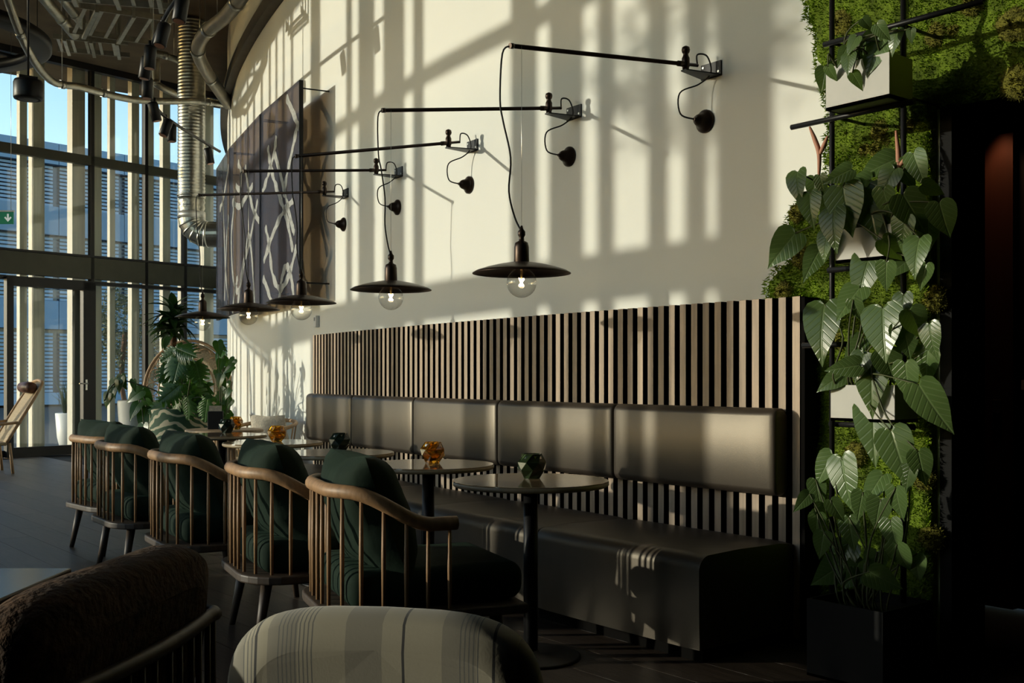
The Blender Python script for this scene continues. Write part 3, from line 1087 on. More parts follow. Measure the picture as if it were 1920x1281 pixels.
# ================================================================== ARTWORK
zt_, zb_ = 3.68, 1.85
ARTA = [(5.34, 6.64), (6.67, 8.28), (8.31, 9.60)]
ALAB = ['navy art panel with white brush lines nearest the lamps, showing its wall rod', 'navy art panel with white brush lines in the middle of the set',
        'narrow-looking navy art panel at the far left beside the steel duct']
strokes = [
    [  # panel 1 (u 0 = far edge, 1 = near edge; v 0 bottom .. 1 top)
        [(0.70, 0.97), (0.85, 0.88), (1.0, 0.78)], [(0.22, 0.80), (0.27, 0.72), (0.40, 0.60), (0.55, 0.50), (0.72, 0.38), (0.86, 0.22)],
        [(0.45, 0.82), (0.38, 0.74), (0.20, 0.64), (0.06, 0.58)], [(0.97, 0.80), (0.85, 0.70), (0.72, 0.60), (0.63, 0.50)],
        [(0.40, 0.74), (0.55, 0.62), (0.70, 0.48), (0.82, 0.36), (0.90, 0.30)], [(0.10, 0.22), (0.35, 0.34), (0.60, 0.42), (0.88, 0.46)],
        [(0.15, 0.40), (0.25, 0.30), (0.35, 0.14), (0.55, 0.06), (0.78, 0.12), (0.95, 0.24)], [(0.52, -0.0), (0.58, 0.10), (0.70, 0.16), (0.82, 0.10), (0.88, 0.0)],
        [(0.08, 0.14), (0.20, 0.08), (0.32, -0.0)]],
    [[(0.10, 0.66), (0.35, 0.60), (0.55, 0.62), (0.80, 0.66)], [(0.20, 0.72), (0.14, 0.60), (0.06, 0.45), (0.12, 0.22), (0.30, 0.12), (0.45, 0.20), (0.60, 0.36), (0.68, 0.40), (0.78, 0.25), (0.86, 0.0)],
     [(0.55, 0.80), (0.66, 0.66), (0.82, 0.52), (1.0, 0.44)], [(0.30, 0.05), (0.48, 0.26), (0.66, 0.34), (0.95, 0.56)], [(0.10, 0.0), (0.2, 0.14), (0.3, 0.2)],
     [(0.30, 0.86), (0.42, 0.78), (0.36, 0.70), (0.22, 0.74)]],
    [[(0.5, 0.8), (0.62, 0.55), (0.72, 0.3), (0.9, 0.1)], [(0.95, 0.6), (0.80, 0.45), (0.66, 0.1)], [(0.3, 0.7), (0.6, 0.75), (0.95, 0.9)]],
]
QA = 0.27
for i, (a0, a1) in enumerate(ARTA):
    p0, p1 = surf(a0, QA, 0), surf(a1, QA, 0)      # p0 near camera, p1 far
    ln = (p1 - p0).length
    ang = math.atan2(p1.y - p0.y, p1.x - p0.x) - PI / 2
    t = thing('art_panel', ALAB[i], 'artwork', (p0.x, p0.y, zb_), ang, 'navy brush-line art panels on the wall')
    H_ = zt_ - zb_
    cv = MB().box((0.015, ln / 2, H_ / 2), (0.03, ln, H_)).build('canvas', NAVY, t)
    MB().box((0.016, -0.004, H_ / 2), (0.036, 0.008, H_)).build('edge_strip', BLACKMETAL, t)
    for (yy, zz) in ((0.02, H_ - 0.06), (ln - 0.02, H_ - 0.06), (0.02, 0.12), (ln - 0.02, 0.12)):
        # rod back to the wall surface, square to the panel
        wq = QA + 0.02 + ((ln / 2) ** 2 - (yy - ln / 2) ** 2) / (2 * R_WALL) * -1 if False else QA
        MB().tube([(0.03, yy, zz), (0.29, yy, zz)], 0.006, 8).build('wall_rod', BLACKMETAL, t)
    for st in strokes[i]:
        pts = smooth_path([(0, (1 - u) * ln, v * H_) for u, v in st], 8)
        n = len(pts)
        mb = MB()
        L_, R_ = [], []
        r2_ = random.Random(i * 31 + len(st))
        for k, p in enumerate(pts):
            tg = (pts[min(k + 1, n - 1)] - pts[max(k - 1, 0)]).normalized()
            nr = Vector((0, -tg.z, tg.y))
            wdt_ = 0.046 * (0.75 + 0.5 * mnoise.noise(Vector((k * 0.35, i, len(st))))) * (0.7 if k in (0, n - 1) else 1)
            for S, sg in ((L_, 1), (R_, -1)):
                q_ = p + nr * wdt_ * sg
                q_.y = min(max(q_.y, 0.001), ln - 0.001); q_.z = min(max(q_.z, 0.001), H_ - 0.001)
                S.append(q_ + Vector((-0.0025, 0, 0)))
        V = L_ + R_
        mb.add(V, [(k, k + 1, n + k + 1, n + k) for k in range(n - 1)])
        V2 = [v_ + Vector((0.0022, 0, 0)) for v_ in V]
        mb.add(V2, [(k, n + k, n + k + 1, k + 1) for k in range(n - 1)])
        mb.build('brush_line', PAINT, cv)

# white sensor box
P, a = hit_wall(597, 603, 0)
t = thing('wall_sensor', 'small white sensor box on the wall above the panelling', 'sensor', surf(a, 0, P.z), wall_rot(a))
MB().box((-0.018, 0, 0), (0.036, 0.062, 0.105)).build('housing', WHITEPLASTIC, t, bevel=0.006)
MB().box((-0.037, 0, 0.02), (0.004, 0.03, 0.03)).build('lens', mat('sensor_lens', (0.3, 0.3, 0.3), 0.3), t)

# ================================================================== FOREGROUND CHAIRS
def slab_back(wd, h, th, curve, n=12, m=22, top_drop=0.0, ne=4.2):
    """upholstered back: outline rounded rectangle in (y, z), bulging in x and curved in plan"""
    mb = MB()
    rings = []
    prof = []
    K = 64
    for layer in range(9):
        u = -1 + 2 * layer / 8
        s = (1 - abs(u) ** 2.6) ** (1 / 2.6) if abs(u) < 1 else 0.0
        ins = th * 0.5 * (1 - s)
        ring = []
        for k in range(K):
            t = 2 * PI * k / K
            c_, s_ = math.cos(t), math.sin(t)
            yy = (wd / 2 - ins) * math.copysign(abs(c_) ** (2 / ne), c_)
            zz = (h / 2 - ins) * math.copysign(abs(s_) ** (2 / ne), s_)
            ring.append(Vector((u * th / 2 + curve * yy * yy, yy, zz + h / 2 - top_drop * (yy / (wd / 2)) ** 2 * (1 if s_ > 0 else 0))))
        rings.append(ring)
    mb.loft(rings, True, True)
    return mb


CREAM = (0.42, 0.385, 0.29)
GREYB = (0.29, 0.27, 0.215)
DK = (0.05, 0.05, 0.05)
bands = [(-0.24, 0.03, GREYB), (-0.135, 0.055, GREYB), (0.02, 0.06, GREYB), (0.155, 0.05, GREYB), (0.235, 0.03, GREYB)]
for c0, k0 in ((-0.165, 5), (0.105, 9), (0.20, 4)):
    for k in range(k0):
        bands.append((c0 + k * 0.007, 0.0022, (0.17, 0.17, 0.155)))
for c0 in (-0.045, -0.265, 0.06 + 0.14, -0.19):
    bands.append((c0, 0.0045, DK))
STRIPED = stripe_mat('striped_cloth', CREAM, bands, 0.85)
Z0 = 1.80
P = at_depth(735, 1128, Z0)
lc = thing('striped_lounge_chair', 'cream chair with thin grey woven stripes at the bottom centre', 'chair', (P.x, P.y, 0), YAW * -1 + PI / 2 - math.radians(10))
hb = P.z - 0.32
slab_back(0.53, hb, 0.10, -0.15, top_drop=0.008, ne=4.4).build('backrest', STRIPED, lc, (0, 0, 0.32), (0, math.radians(-6), 0))
MB().box((0.30, 0, 0.37), (0.50, 0.50, 0.13)).build('seat', STRIPED, lc, bevel=0.045, seg=4)
for sx, sy in ((0.09, 0.19), (0.09, -0.19), (0.49, 0.19), (0.49, -0.19)):
    MB().tube([(sx, sy, 0.31), (sx * 1.03, sy * 1.1, 0.0)], [0.02, 0.012], 10).build('leg', SMOKED, lc)

CORD = mat('brown_boucle', (0.105, 0.052, 0.022), 0.95, var=0.6, scale=26, stretch=(1, 1, 1), bump=1.0, bscale=60)
P1 = on_plane(345, 1004, 0.81)
P2 = on_plane(0, 1122, 0.81)
dv = (P1 - P2); dv.z = 0
ang = math.atan2(dv.y, dv.x) + PI / 2
wd = 0.74
cen = P1 - dv.normalized() * (wd / 2)
bc = thing('brown_armchair', 'brown fabric armchair with a wooden spindle frame at the bottom left', 'chair', (cen.x, cen.y, 0), ang)
# local +x = forward (away from the camera), +y = left
slab_back(wd, 0.36, 0.15, 0.14, top_drop=0.0, ne=4.5).build('back_cushion', CORD, bc, (0.0, 0, 0.455), (0, math.radians(-6), 0))
pth = [(0.0 + 0.25 * y * y, y) for y in [(-0.36 + 0.72 * k / 14) for k in range(15)]]
pth = [(pth[0][0] + 0.30, -0.40), (pth[0][0] + 0.12, -0.39)] + pth + [(pth[-1][0] + 0.12, 0.39), (pth[-1][0] + 0.30, 0.40)]
sp_ = smooth_path([(x - 0.105, y, 0.64) for x, y in pth], 3)
MB().tube(sp_, 0.016, 10).build('rail', SMOKED, bc)
for k in range(15):
    p = sp_[3 + int((len(sp_) - 7) * k / 14)]
    MB().tube([(p.x, p.y, 0.30), (p.x, p.y, 0.635)], 0.007, 7).build('spindle', SMOKED, bc)
MB().prism([(-0.10, -0.24), (-0.02, -0.38), (0.42, -0.39), (0.42, 0.39), (-0.02, 0.38), (-0.10, 0.24)], 0.27, 0.31).build('platform', SMOKED, bc, bevel=0.006)
MB().box((0.19, 0, 0.39), (0.46, 0.68, 0.15)).build('seat_cushion', CORD, bc, bevel=0.05, seg=4)
for sx, sy in ((-0.02, 0.28), (-0.02, -0.28), (0.36, 0.32), (0.36, -0.32)):
    MB().tube([(sx, sy, 0.28), (sx * 1.05, sy * 1.05, 0)], [0.024, 0.015], 10).build('leg', SMOKED, bc)
# table before the brown chair
Pt = on_plane(41, 1106, 0.74)
rv = Vector((CS, -SN, 0))
ft = thing('dark_cafe_table', 'dark table edge peeking in at the left behind the brown chair', 'table', (Pt.x - rv.x * 0.34, Pt.y - rv.y * 0.34, 0), -YAW)
MB().box((0, 0, 0.728), (0.68, 0.50, 0.024)).build('table_top', mat('black_top', (0.02, 0.02, 0.022), 0.2, var=0.2), ft, bevel=0.004)
MB().lathe([(0.03, 0.01), (0.03, 0.716)], 16).build('column', BLACKMETAL, ft)
MB().lathe([(0.20, 0.0), (0.20, 0.01), (0.03, 0.02)], 30).build('foot_plate', BLACKMETAL, ft)

# ================================================================== MOSS WALL, TRELLIS, PLANTERS
poly_px = [(1500, -330), (1503, -150), (1510, -60), (1507, 5), (1516, 44), (1535, 74), (1531, 114), (1544, 190), (1556, 245), (1546, 306), (1552, 335), (1498, 376), (1474, 415), (1480, 480),
           (1437, 533), (1440, 558), (1514, 552), (1516, 1000), (1530, 1330), (1752, 1330), (1753, 205), (1790, 196), (2030, 150), (2260, 100), (2260, -330)]
QM = 0.03


def px_to_az(px, py, q):
    P, a = hit_wall(px, py, q)
    return a, P.z


poly = [px_to_az(x, y, QM) for x, y in poly_px]


def inside(a, z):
    c = False
    n = len(poly)
    for i in range(n):
        x1, y1 = poly[i]; x2, y2 = poly[i - 1]
        if (y1 > z) != (y2 > z) and a < (x2 - x1) * (z - y1) / (y2 - y1) + x1:
            c = not c
    return c


def moss_h(a, z):
    n1 = mnoise.noise(Vector((a * 5.0, z * 5.0, 1.3)))
    n2 = mnoise.noise(Vector((a * 13.0, z * 13.0, 4.3)))
    return 0.050 + 0.034 * n1 + 0.016 * n2


amin, amax = min(p[0] for p in poly), max(p[0] for p in poly)
zmin, zmax = max(0.012, min(p[1] for p in poly)), max(p[1] for p in poly)
mw = thing('moss_wall', 'green preserved moss covering the wall around the dark doorway', 'moss wall', (0, 0, 0))
mb = MB()
st_ = 0.022
na, nz = int((amax - amin) / st_), int((zmax - zmin) / st_)
idx = {}
V, F = [], []
cells = []
for i in range(na):
    for j in range(nz):
        a, z = amin + (i + 0.5) * st_, zmin + (j + 0.5) * st_
        if inside(a, z):
            cells.append((i, j))


def vid(i, j):
    if (i, j) not in idx:
        idx[(i, j)] = len(V)
        a, z = amin + i * st_, zmin + j * st_
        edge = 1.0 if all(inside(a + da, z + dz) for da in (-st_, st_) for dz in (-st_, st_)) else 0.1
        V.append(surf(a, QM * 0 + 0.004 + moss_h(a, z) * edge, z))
    return idx[(i, j)]


for (i, j) in cells:
    F.append((vid(i, j), vid(i, j + 1), vid(i + 1, j + 1), vid(i + 1, j)))
mb.add(V, F, True)
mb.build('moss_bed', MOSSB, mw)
# moss tufts
rg = np.random.default_rng(5)
NB = 95000
Vb, Fb = [], []
rm = random.Random(11)
for k in range(NB):
    i, j = cells[rm.randrange(len(cells))]
    a, z = amin + (i + rm.random()) * st_, zmin + (j + rm.random()) * st_
    h = moss_h(a, z)
    p = surf(a, h * 0.9, z)
    ln = rm.uniform(0.012, 0.030)
    out = Vector((-1, rm.uniform(-0.7, 0.7), rm.uniform(-1.0, 0.5))).normalized()
    sd2 = Vector((0, rm.uniform(-1, 1), rm.uniform(-1, 1))).normalized() * rm.uniform(0.003, 0.0055)
    o = len(Vb)
    Vb += [p - sd2, p + sd2, p + out * ln]
    Fb.append((o, o + 1, o + 2))
mb = MB(); mb.add(Vb, Fb)
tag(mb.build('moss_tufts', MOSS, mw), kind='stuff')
for (px, py, r_px) in [(1576, 45, 34), (1560, 92, 20), (1648, 246, 26), (1622, 276, 20), (1640, 280, 20), (1662, 262, 18), (1900, 48, 34), (1905, 152, 30), (1755, 66, 24), (1785, 60, 18),
                       (1700, 240, 22), (1590, 250, 18), (1820, 8, 22), (1490, 400, 18), (1465, 545, 20), (1500, 480, 24), (1600, 855, 26), (1655, 775, 20), (1730, 900, 22), (1740, 1010, 24), (1575, 640, 24), (1745, 560, 24)]:
    P, a = hit_wall(px, py, 0.06)
    rr = r_px * 4.6 / F_PX
    mb = MB()
    r_ = random.Random(px)

    def ff(u, v, a=a, z0=P.z, rr=rr):
        th = u * 2 * PI; ph = v * PI / 2
        k = 1 + 0.16 * mnoise.noise(Vector((math.cos(th) * 2, math.sin(th) * 2, v * 2 + px)))
        return surf(a + rr * k * math.cos(th) * math.cos(ph), 0.035 + rr * 0.75 * k * math.sin(ph), z0 + rr * k * math.sin(th) * math.cos(ph))
    mb.grid(ff, 18, 7)
    for k in range(420):
        u, v = r_.random(), r_.random() ** 1.3
        p = ff(u, v)
        c0 = surf(a, 0.02, P.z)
        d = (p - c0).normalized()
        sd2 = Vector((r_.uniform(-1, 1), r_.uniform(-1, 1), r_.uniform(-1, 1))) * 0.003
        o = len(mb.v)
        mb.add([p - sd2, p + sd2, p + (d + Vector((0, r_.uniform(-.4, .4), r_.uniform(-.4, .4)))) * r_.uniform(0.006, 0.014)], [(0, 1, 2)])
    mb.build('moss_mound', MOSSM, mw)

# trellis of black tubes
TQ = 0.30
tr = thing('metal_trellis', 'black tube trellis carrying the planter boxes before the moss', 'trellis', (0, 0, 0))


def wp(px, py, q):
    return hit_wall(px, py, q)[0]


def vbar(px, y0, y1, q):
    A_, B_ = wp(px, y0, q), wp(px, y1, q)
    B_.x, B_.y = A_.x, A_.y
    MB().tube([A_, B_], 0.0115, 10).build('upright', BLACKMETAL, tr)


def hbar(px0, px1, py0, q, name='crossbar'):
    A_ = wp(px0, py0, q)
    B_ = wp(px1, py0, q); B_.z = A_.z
    MB().tube([A_, B_], 0.0115, 10).build(name, BLACKMETAL, tr)
    return A_, B_


vbar(1560, -200, 1130, TQ)
vbar(1694, -200, 1130, TQ)
A_, B_ = hbar(1545, 1845, 84, TQ + 0.023)
MB().tube([B_, B_ + Vector((0, 0, 0.10))], 0.0115, 10).build('crossbar_end', BLACKMETAL, tr)
hbar(1484, 1715, 239, TQ + 0.023)
hbar(1553, 1712, 507, TQ + 0.023)
hbar(1505, 1600, 648, TQ + 0.023)
hbar(1556, 1715, 795, TQ - 0.023)
hbar(1600, 1700, 945, TQ + 0.023)
for (px, py) in ((1560, 80), (1694, 48), (1560, 218), (1694, 180)):
    A_ = wp(px, py, TQ)
    MB().tube([A_, A_ + Vector((abs(A_.x) - 0.02, 0, 0))], 0.007, 8).build('wall_spacer', BLACKMETAL, tr)

BOXG = mat('planter_grey', (0.46, 0.45, 0.41), 0.55, var=0.08, scale=8)


def planter_box(px0, px1, ytop, ybot, q, depth, m, label, name='planter_box', zfloor=None):
    A_ = wp(px0, ybot, q); B_ = wp(px1, ybot, q)
    T_ = wp(px0, ytop, q)
    z0, z1 = A_.z, T_.z
    if zfloor is not None:
        z0 = zfloor
    y0, y1 = B_.y, A_.y
    xm = (A_.x + B_.x) / 2
    t = thing(name, label, 'planter', (xm, (y0 + y1) / 2, z0))
    h, w = z1 - z0, y1 - y0
    th = 0.012
    b = MB()
    b.box((depth / 2, 0, th / 2), (depth, w, th))
    b.box((th / 2, 0, h / 2), (th, w, h))
    b.box((depth - th / 2, 0, h / 2), (th, w, h))
    b.box((depth / 2, w / 2 - th / 2, h / 2), (depth - 2 * th, th, h))
    b.box((depth / 2, -w / 2 + th / 2, h / 2), (depth - 2 * th, th, h))
    b.build('box', m, t)
    MB().box((depth / 2, 0, h * 0.80), (depth - 2 * th - 0.002, w - 2 * th - 0.002, h * 0.12)).build('soil', SOIL, t)
    return t, Vector((xm + depth / 2, (y0 + y1) / 2, z0 + h * 0.86))


_, S1 = planter_box(1548, 1668, 128, 208, 0.42, 0.16, BOXG, 'grey planter box at the top of the trellis')
_, S2 = planter_box(1566, 1672, 432, 494, 0.42, 0.16, BOXG, 'grey planter box in the middle of the trellis, half hidden by dark leaves')
_, S3 = planter_box(1557, 1678, 722, 789, 0.42, 0.16, BOXG, 'grey planter box lowest on the trellis')
_, S4 = planter_box(1512, 1656, 1122, 1270, 0.55, 0.34, mat('planter_black', (0.006, 0.006, 0.006), 0.6, var=0.2, spec=0.15), 'black floor planter in the dark corner beside the bench', 'floor_planter', 0.0)


def heart_leaf(m, seed, wratio=0.74, name='leaf'):
    """heart-shaped blade, y from the stalk (0) to the tip (1.04), unit length"""
    mb = MB()
    r_ = random.Random(seed)
    cup = r_.uniform(0.10, 0.22); droop = r_.uniform(0.10, 0.30); wav = r_.uniform(0.008, 0.02)
    ol = [(0.0, 0.0), (0.10, -0.085), (0.23, -0.10), (0.35, -0.03), (0.415, 0.10), (0.41, 0.26), (0.36, 0.43), (0.27, 0.61), (0.155, 0.79), (0.06, 0.93), (0.0, 1.04)]
    mid = [0.0, 0.012, 0.035, 0.085, 0.17, 0.29, 0.43, 0.59, 0.76, 0.92, 1.04]
    k_ = wratio / 0.83
    for sg in (-1, 1):
        V, F = [], []
        for i in range(11):
            x, y = ol[i]
            for f in (0.0, 0.5, 1.0):
                xx = sg * x * k_ * f
                yy = mid[i] + (y - mid[i]) * f
                zz = cup * abs(xx) - 0.25 * cup * f * abs(xx) - droop * yy * yy + (wav * math.sin(i * 1.9 + sg) if f == 1.0 else 0)
                V.append((xx, yy, zz))
        for i in range(10):
            for j in range(2):
                q = (i * 3 + j, i * 3 + j + 1, (i + 1) * 3 + j + 1, (i + 1) * 3 + j)
                F.append(q if sg > 0 else tuple(reversed(q)))
        mb.add(V, F, True)
    return mb.mesh(name, m)


LEAVES = [heart_leaf(LEAF, s, w) for s, w in ((1, 0.72), (2, 0.78), (3, 0.66), (4, 0.84))]
RIGHT = Vector((CS, -SN, 0)); UP = Vector((0, 0, 1)); TOCAM = Vector((-SN, -CS, 0))


def orient_leaf(o, base, tipdir, normal, length):
    y = tipdir.normalized()
    zv = (normal - y * normal.dot(y)).normalized()
    x = y.cross(zv)
    M = Matrix((x, y, zv)).transposed().to_4x4()
    M = Matrix.Translation(base) @ M @ Matrix.Scale(length, 4)
    o.matrix_local = M


def leafy(name, label, specs, src, depth_fn, seed, cat='plant', group=None):
    t = thing(name, label, cat, src, 0, group)
    r_ = random.Random(seed)
    vines = MB()
    for k, (px, py, ln, ang) in enumerate(specs):
        q = depth_fn(px, py, r_)
        P = wp(px, py, q)
        dist = (P - CAM).dot(Vector((SN, CS, 0)))
        L = ln * dist / F_PX * 1.12
        A = math.radians(ang)
        tip = RIGHT * math.cos(A) - UP * math.sin(A) + TOCAM * r_.uniform(-0.25, 0.35)
        nm = TOCAM * 1.0 + RIGHT * r_.uniform(-1.35, -0.25) + UP * r_.uniform(-0.1, 0.45)
        base = P - tip.normalized() * L * 0.5
        o = place('leaf', LEAVES[r_.randrange(4)], t)
        orient_leaf(o, base - src, tip, nm, L)
        b = base - src
        start = Vector((r_.uniform(-0.04, 0.04), r_.uniform(-0.10, 0.10), -0.02))
        if k % 3 == 0 or b.length < 0.25:
            mid = start.lerp(b, 0.5) + Vector((-0.05, 0, 0.06 if b.z > -0.1 else 0.0))
        else:
            pb = specs[k - 1]
            mid = start.lerp(b, 0.55) + Vector((-0.03, r_.uniform(-0.06, 0.06), 0.03))
        q1 = start + Vector((-0.08, (b.y - start.y) * 0.2, 0.07))
        vines.tube(smooth_path([start, q1, mid, b], 5), [0.0045] * 5 + [0.004] * 6 + [0.003] * 5, 5)
    vines.build('vine', STEM, t)
    return t


B1 = [(1627, 76, 40, 150), (1636, 109, 58, 112), (1579, 142, 46, 140), (1623, 146, 40, 80), (1608, 152, 34, 62), (1675, 78, 42, 112), (1597, 85, 32, 120), (1544, 150, 40, 100),
      (1562, 122, 34, 170), (1610, 105, 40, 150), (1627, 46, 26, 50), (1579, 105, 34, 120), (1708, 68, 24, 90), (1655, 60, 34, 60), (1590, 120, 36, 100), (1650, 90, 40, 80), (1560, 140, 30, 60)]
B2 = [(1493, 350, 56, 100), (1525, 355, 42, 100), (1541, 350, 38, 80), (1518, 392, 58, 95), (1644, 312, 66, 160), (1722, 318, 62, 80), (1587, 395, 84, 85), (1632, 398, 88, 85),
      (1715, 402, 76, 60), (1465, 468, 70, 130), (1522, 493, 64, 125), (1683, 500, 66, 150), (1715, 480, 66, 110), (1560, 430, 70, 100), (1570, 330, 50, 155), (1770, 415, 66, 70), (1700, 330, 54, 60),
      (1660, 345, 56, 120), (1605, 345, 50, 165), (1752, 355, 44, 20), (1690, 440, 60, 100), (1556, 390, 60, 100), (1608, 372, 60, 60), (1662, 388, 62, 75), (1740, 440, 60, 85),
      (1650, 425, 60, 100), (1545, 460, 48, 110), (1675, 470, 56, 40), (1730, 520, 46, 100), (1660, 520, 50, 90)]
B3 = [(1616, 520, 84, 112), (1589, 568, 66, 130), (1537, 622, 100, 105), (1655, 626, 92, 95), (1632, 722, 100, 100), (1635, 808, 108, 100), (1752, 770, 100, 60), (1686, 860, 98, 80), (1729, 881, 64, 75),
      (1608, 585, 44, 70), (1580, 690, 56, 170), (1556, 716, 50, 150), (1600, 655, 50, 130), (1668, 690, 60, 70), (1700, 640, 60, 80), (1610, 690, 50, 110), (1690, 585, 60, 100), (1745, 640, 60, 90), (1700, 720, 70, 85), (1720, 610, 60, 60), (1735, 690, 64, 95)]
B4 = [(1543, 881, 60, 120), (1583, 908, 92, 90), (1534, 927, 50, 85), (1504, 942, 40, 135), (1549, 960, 40, 20), (1635, 918, 64, 130), (1683, 948, 64, 80), (1644, 966, 56, 100), (1595, 1003, 58, 85),
      (1674, 1006, 56, 85), (1531, 988, 46, 90), (1540, 1024, 46, 100), (1625, 1094, 64, 60), (1552, 1076, 64, 150), (1717, 1067, 54, 90), (1638, 1060, 48, 100), (1580, 1050, 60, 110), (1690, 1050, 60, 70), (1600, 1080, 60, 140), (1660, 1090, 60, 30),
      (1570, 960, 46, 60), (1612, 950, 50, 100), (1700, 900, 50, 100)]
dq = lambda lo, hi: (lambda px, py, r_: r_.uniform(lo, hi))
leafy('trailing_philodendron', 'small leafy philodendron spilling from the top trellis box', B1, S1, dq(0.38, 0.50), 1, group='philodendrons on the trellis')
leafy('trailing_philodendron', 'dense dark philodendron with pink buds in the middle trellis box', B2, S2, dq(0.36, 0.56), 2, group='philodendrons on the trellis')
p3 = leafy('trailing_philodendron', 'philodendron with large glossy hanging leaves in the lowest trellis box', B3, S3, dq(0.40, 0.56), 3, group='philodendrons on the trellis')
leafy('floor_philodendron', 'philodendron growing up from the black floor planter', B4, S4, dq(0.42, 0.58), 4)
# pink leaf sheaths standing up in the middle box
pm = [o for o in bpy.data.objects if o.get('label', '').startswith('dense dark philo')][0]
for (pts) in ([(1535, 340), (1536, 290), (1528, 262), (1518, 238)], [(1536, 292), (1544, 275), (1552, 255)], [(1684, 360), (1685, 320), (1684, 285), (1680, 245)], [(1684, 315), (1698, 300), (1706, 320)]):
    P_ = [wp(x, y, 0.44) - S2 for x, y in pts]
    MB().tube(smooth_path(P_, 5), [0.004 + 0.006 * math.sin(PI * min(1, k / (5 * (len(P_) - 1)))) for k in range(5 * (len(P_) - 1) + 1)], 6).build('leaf_sheath', BUD, pm)

# ================================================================== CEILING SERVICES
# spiral duct with elbow
DZ = 14.6
Pd = at_depth(359, 400, DZ)
duct = thing('spiral_duct', 'silver spiral air duct dropping from the ceiling beside the artwork', 'duct', (Pd.x, Pd.y, 0))
zt0 = at_depth(359, 372, DZ).z
RD = 24.5 * DZ / F_PX
prof = []
n = int((5.98 - zt0) / 0.045)
for k in range(n):
    z = zt0 + (5.98 - zt0) * k / n
    prof += [(RD, z), (RD + 0.006, z + 0.012), (RD, z + 0.024)]
MB().lathe(prof, 36, smooth=True).build('duct_tube', STEEL, duct)
ring = MB().lathe([(RD + 0.012, zt0 + 0.02), (RD + 0.016, zt0 + 0.035), (RD + 0.012, zt0 + 0.05)], 30).build('clamp_ring', STEEL, duct)
z1 = at_depth(359, 402, DZ).z
prof = []
for k in range(9):
    prof.append((RD * (0.98 + 0.05 * math.sin(k * 2.3)), z1 + (zt0 - z1) * k / 8))
MB().lathe(prof, 28, smooth=True).build('flexible_sleeve', FOIL, duct)
MB().lathe([(RD * 1.03, z1 - 0.06), (RD * 1.03, z1 + 0.03)], 30).build('collar', mat('bright_collar', (0.75, 0.75, 0.72), 0.4, 0.6, var=0.05), duct)
el = []
RE = RD * 1.25
for k in range(6):
    t = PI / 2 * k / 5
    el.append(Vector((0, 0, z1 - 0.05)) + RIGHT * (RE - RE * math.cos(t)) + UP * (-RE * math.sin(t)))
el.append(el[-1] + RIGHT * 0.20)
MB().tube(el, RD * 0.99, 28, smooth=False).build('elbow', STEEL, duct)
for k in (1, 2, 3, 4, 5):
    tdir = (el[min(k + 1, 6)] - el[k - 1]).normalized()
    MB().tube([el[k] - tdir * 0.012, el[k] + tdir * 0.012], RD * 1.02, 28).build('seam_band', STEEL, duct)


def run_pipe(name, label, pts, Zs, r, m, cat='pipe', collars=0, n=5, group=None):
    P_ = [at_depth(x, y, Z) for (x, y), Z in zip(pts, Zs)]
    c = sum(P_, Vector()) / len(P_)
    t = thing(name, label, cat, c, 0, group)
    L_ = smooth_path([p - c for p in P_], n) if n > 1 else [p - c for p in P_]
    MB().tube(L_, r, 14).build('pipe_run', m, t)
    for k in range(collars):
        i = int((k + 0.5) / collars * (len(L_) - 1))
        d = (L_[min(i + 1, len(L_) - 1)] - L_[max(i - 1, 0)]).normalized()
        MB().tube([L_[i] - d * 0.03, L_[i] + d * 0.03], r * 1.14, 14).build('collar', STEEL, t)
    for k in (0.3, 0.7):
        i = int(k * (len(L_) - 1))
        top = 5.99 - c.z
        MB().tube([L_[i], Vector((L_[i].x, L_[i].y, top))], 0.004, 5).build('hanger_rod', STEEL, t)
    return t


run_pipe('insulated_pipe', 'long curving foil-wrapped pipe hanging across the far windows',
         [(8, -20), (47, 84), (94, 150), (150, 163), (194, 175), (250, 187), (312, 190), (381, 190), (432, 198)],
         [11.0, 11.6, 12.4, 12.8, 13.1, 13.5, 14.0, 14.4, 15.0], 0.043, FOIL, collars=5)
run_pipe('large_pipe', 'thick pale pipe bending down beside the rim of the cream wall', [(470, -30), (425, 28), (385, 62), (371, 95), (388, 135), (428, 195)],
         [11.0, 11.8, 12.4, 12.8, 13.4, 14.4], 0.078, PIPE, collars=4)
run_pipe('silver_pipe', 'left one of two silver pipes slanting under the ceiling', [(60, -30), (95, 12), (140, 66)], [11.5, 12.0, 12.8], 0.058, FOIL, collars=2, group='slanting silver pipes')
run_pipe('silver_pipe', 'right one of two silver pipes slanting under the ceiling', [(100, -30), (125, 8), (160, 52)], [12.5, 13.0, 13.8], 0.055, FOIL, collars=2, group='slanting silver pipes')
run_pipe('silver_pipe', 'short silver pipe behind the spotlights left of the spiral duct', [(270, 96), (310, 104), (345, 118)], [14.5, 14.6, 14.8], 0.045, FOIL, collars=1)
run_pipe('silver_pipe', 'upright silver pipe loop behind the spotlights', [(292, 112), (292, 150), (300, 162), (335, 178)], [15.2, 15.2, 15.2, 15.4], 0.05, FOIL, collars=1)


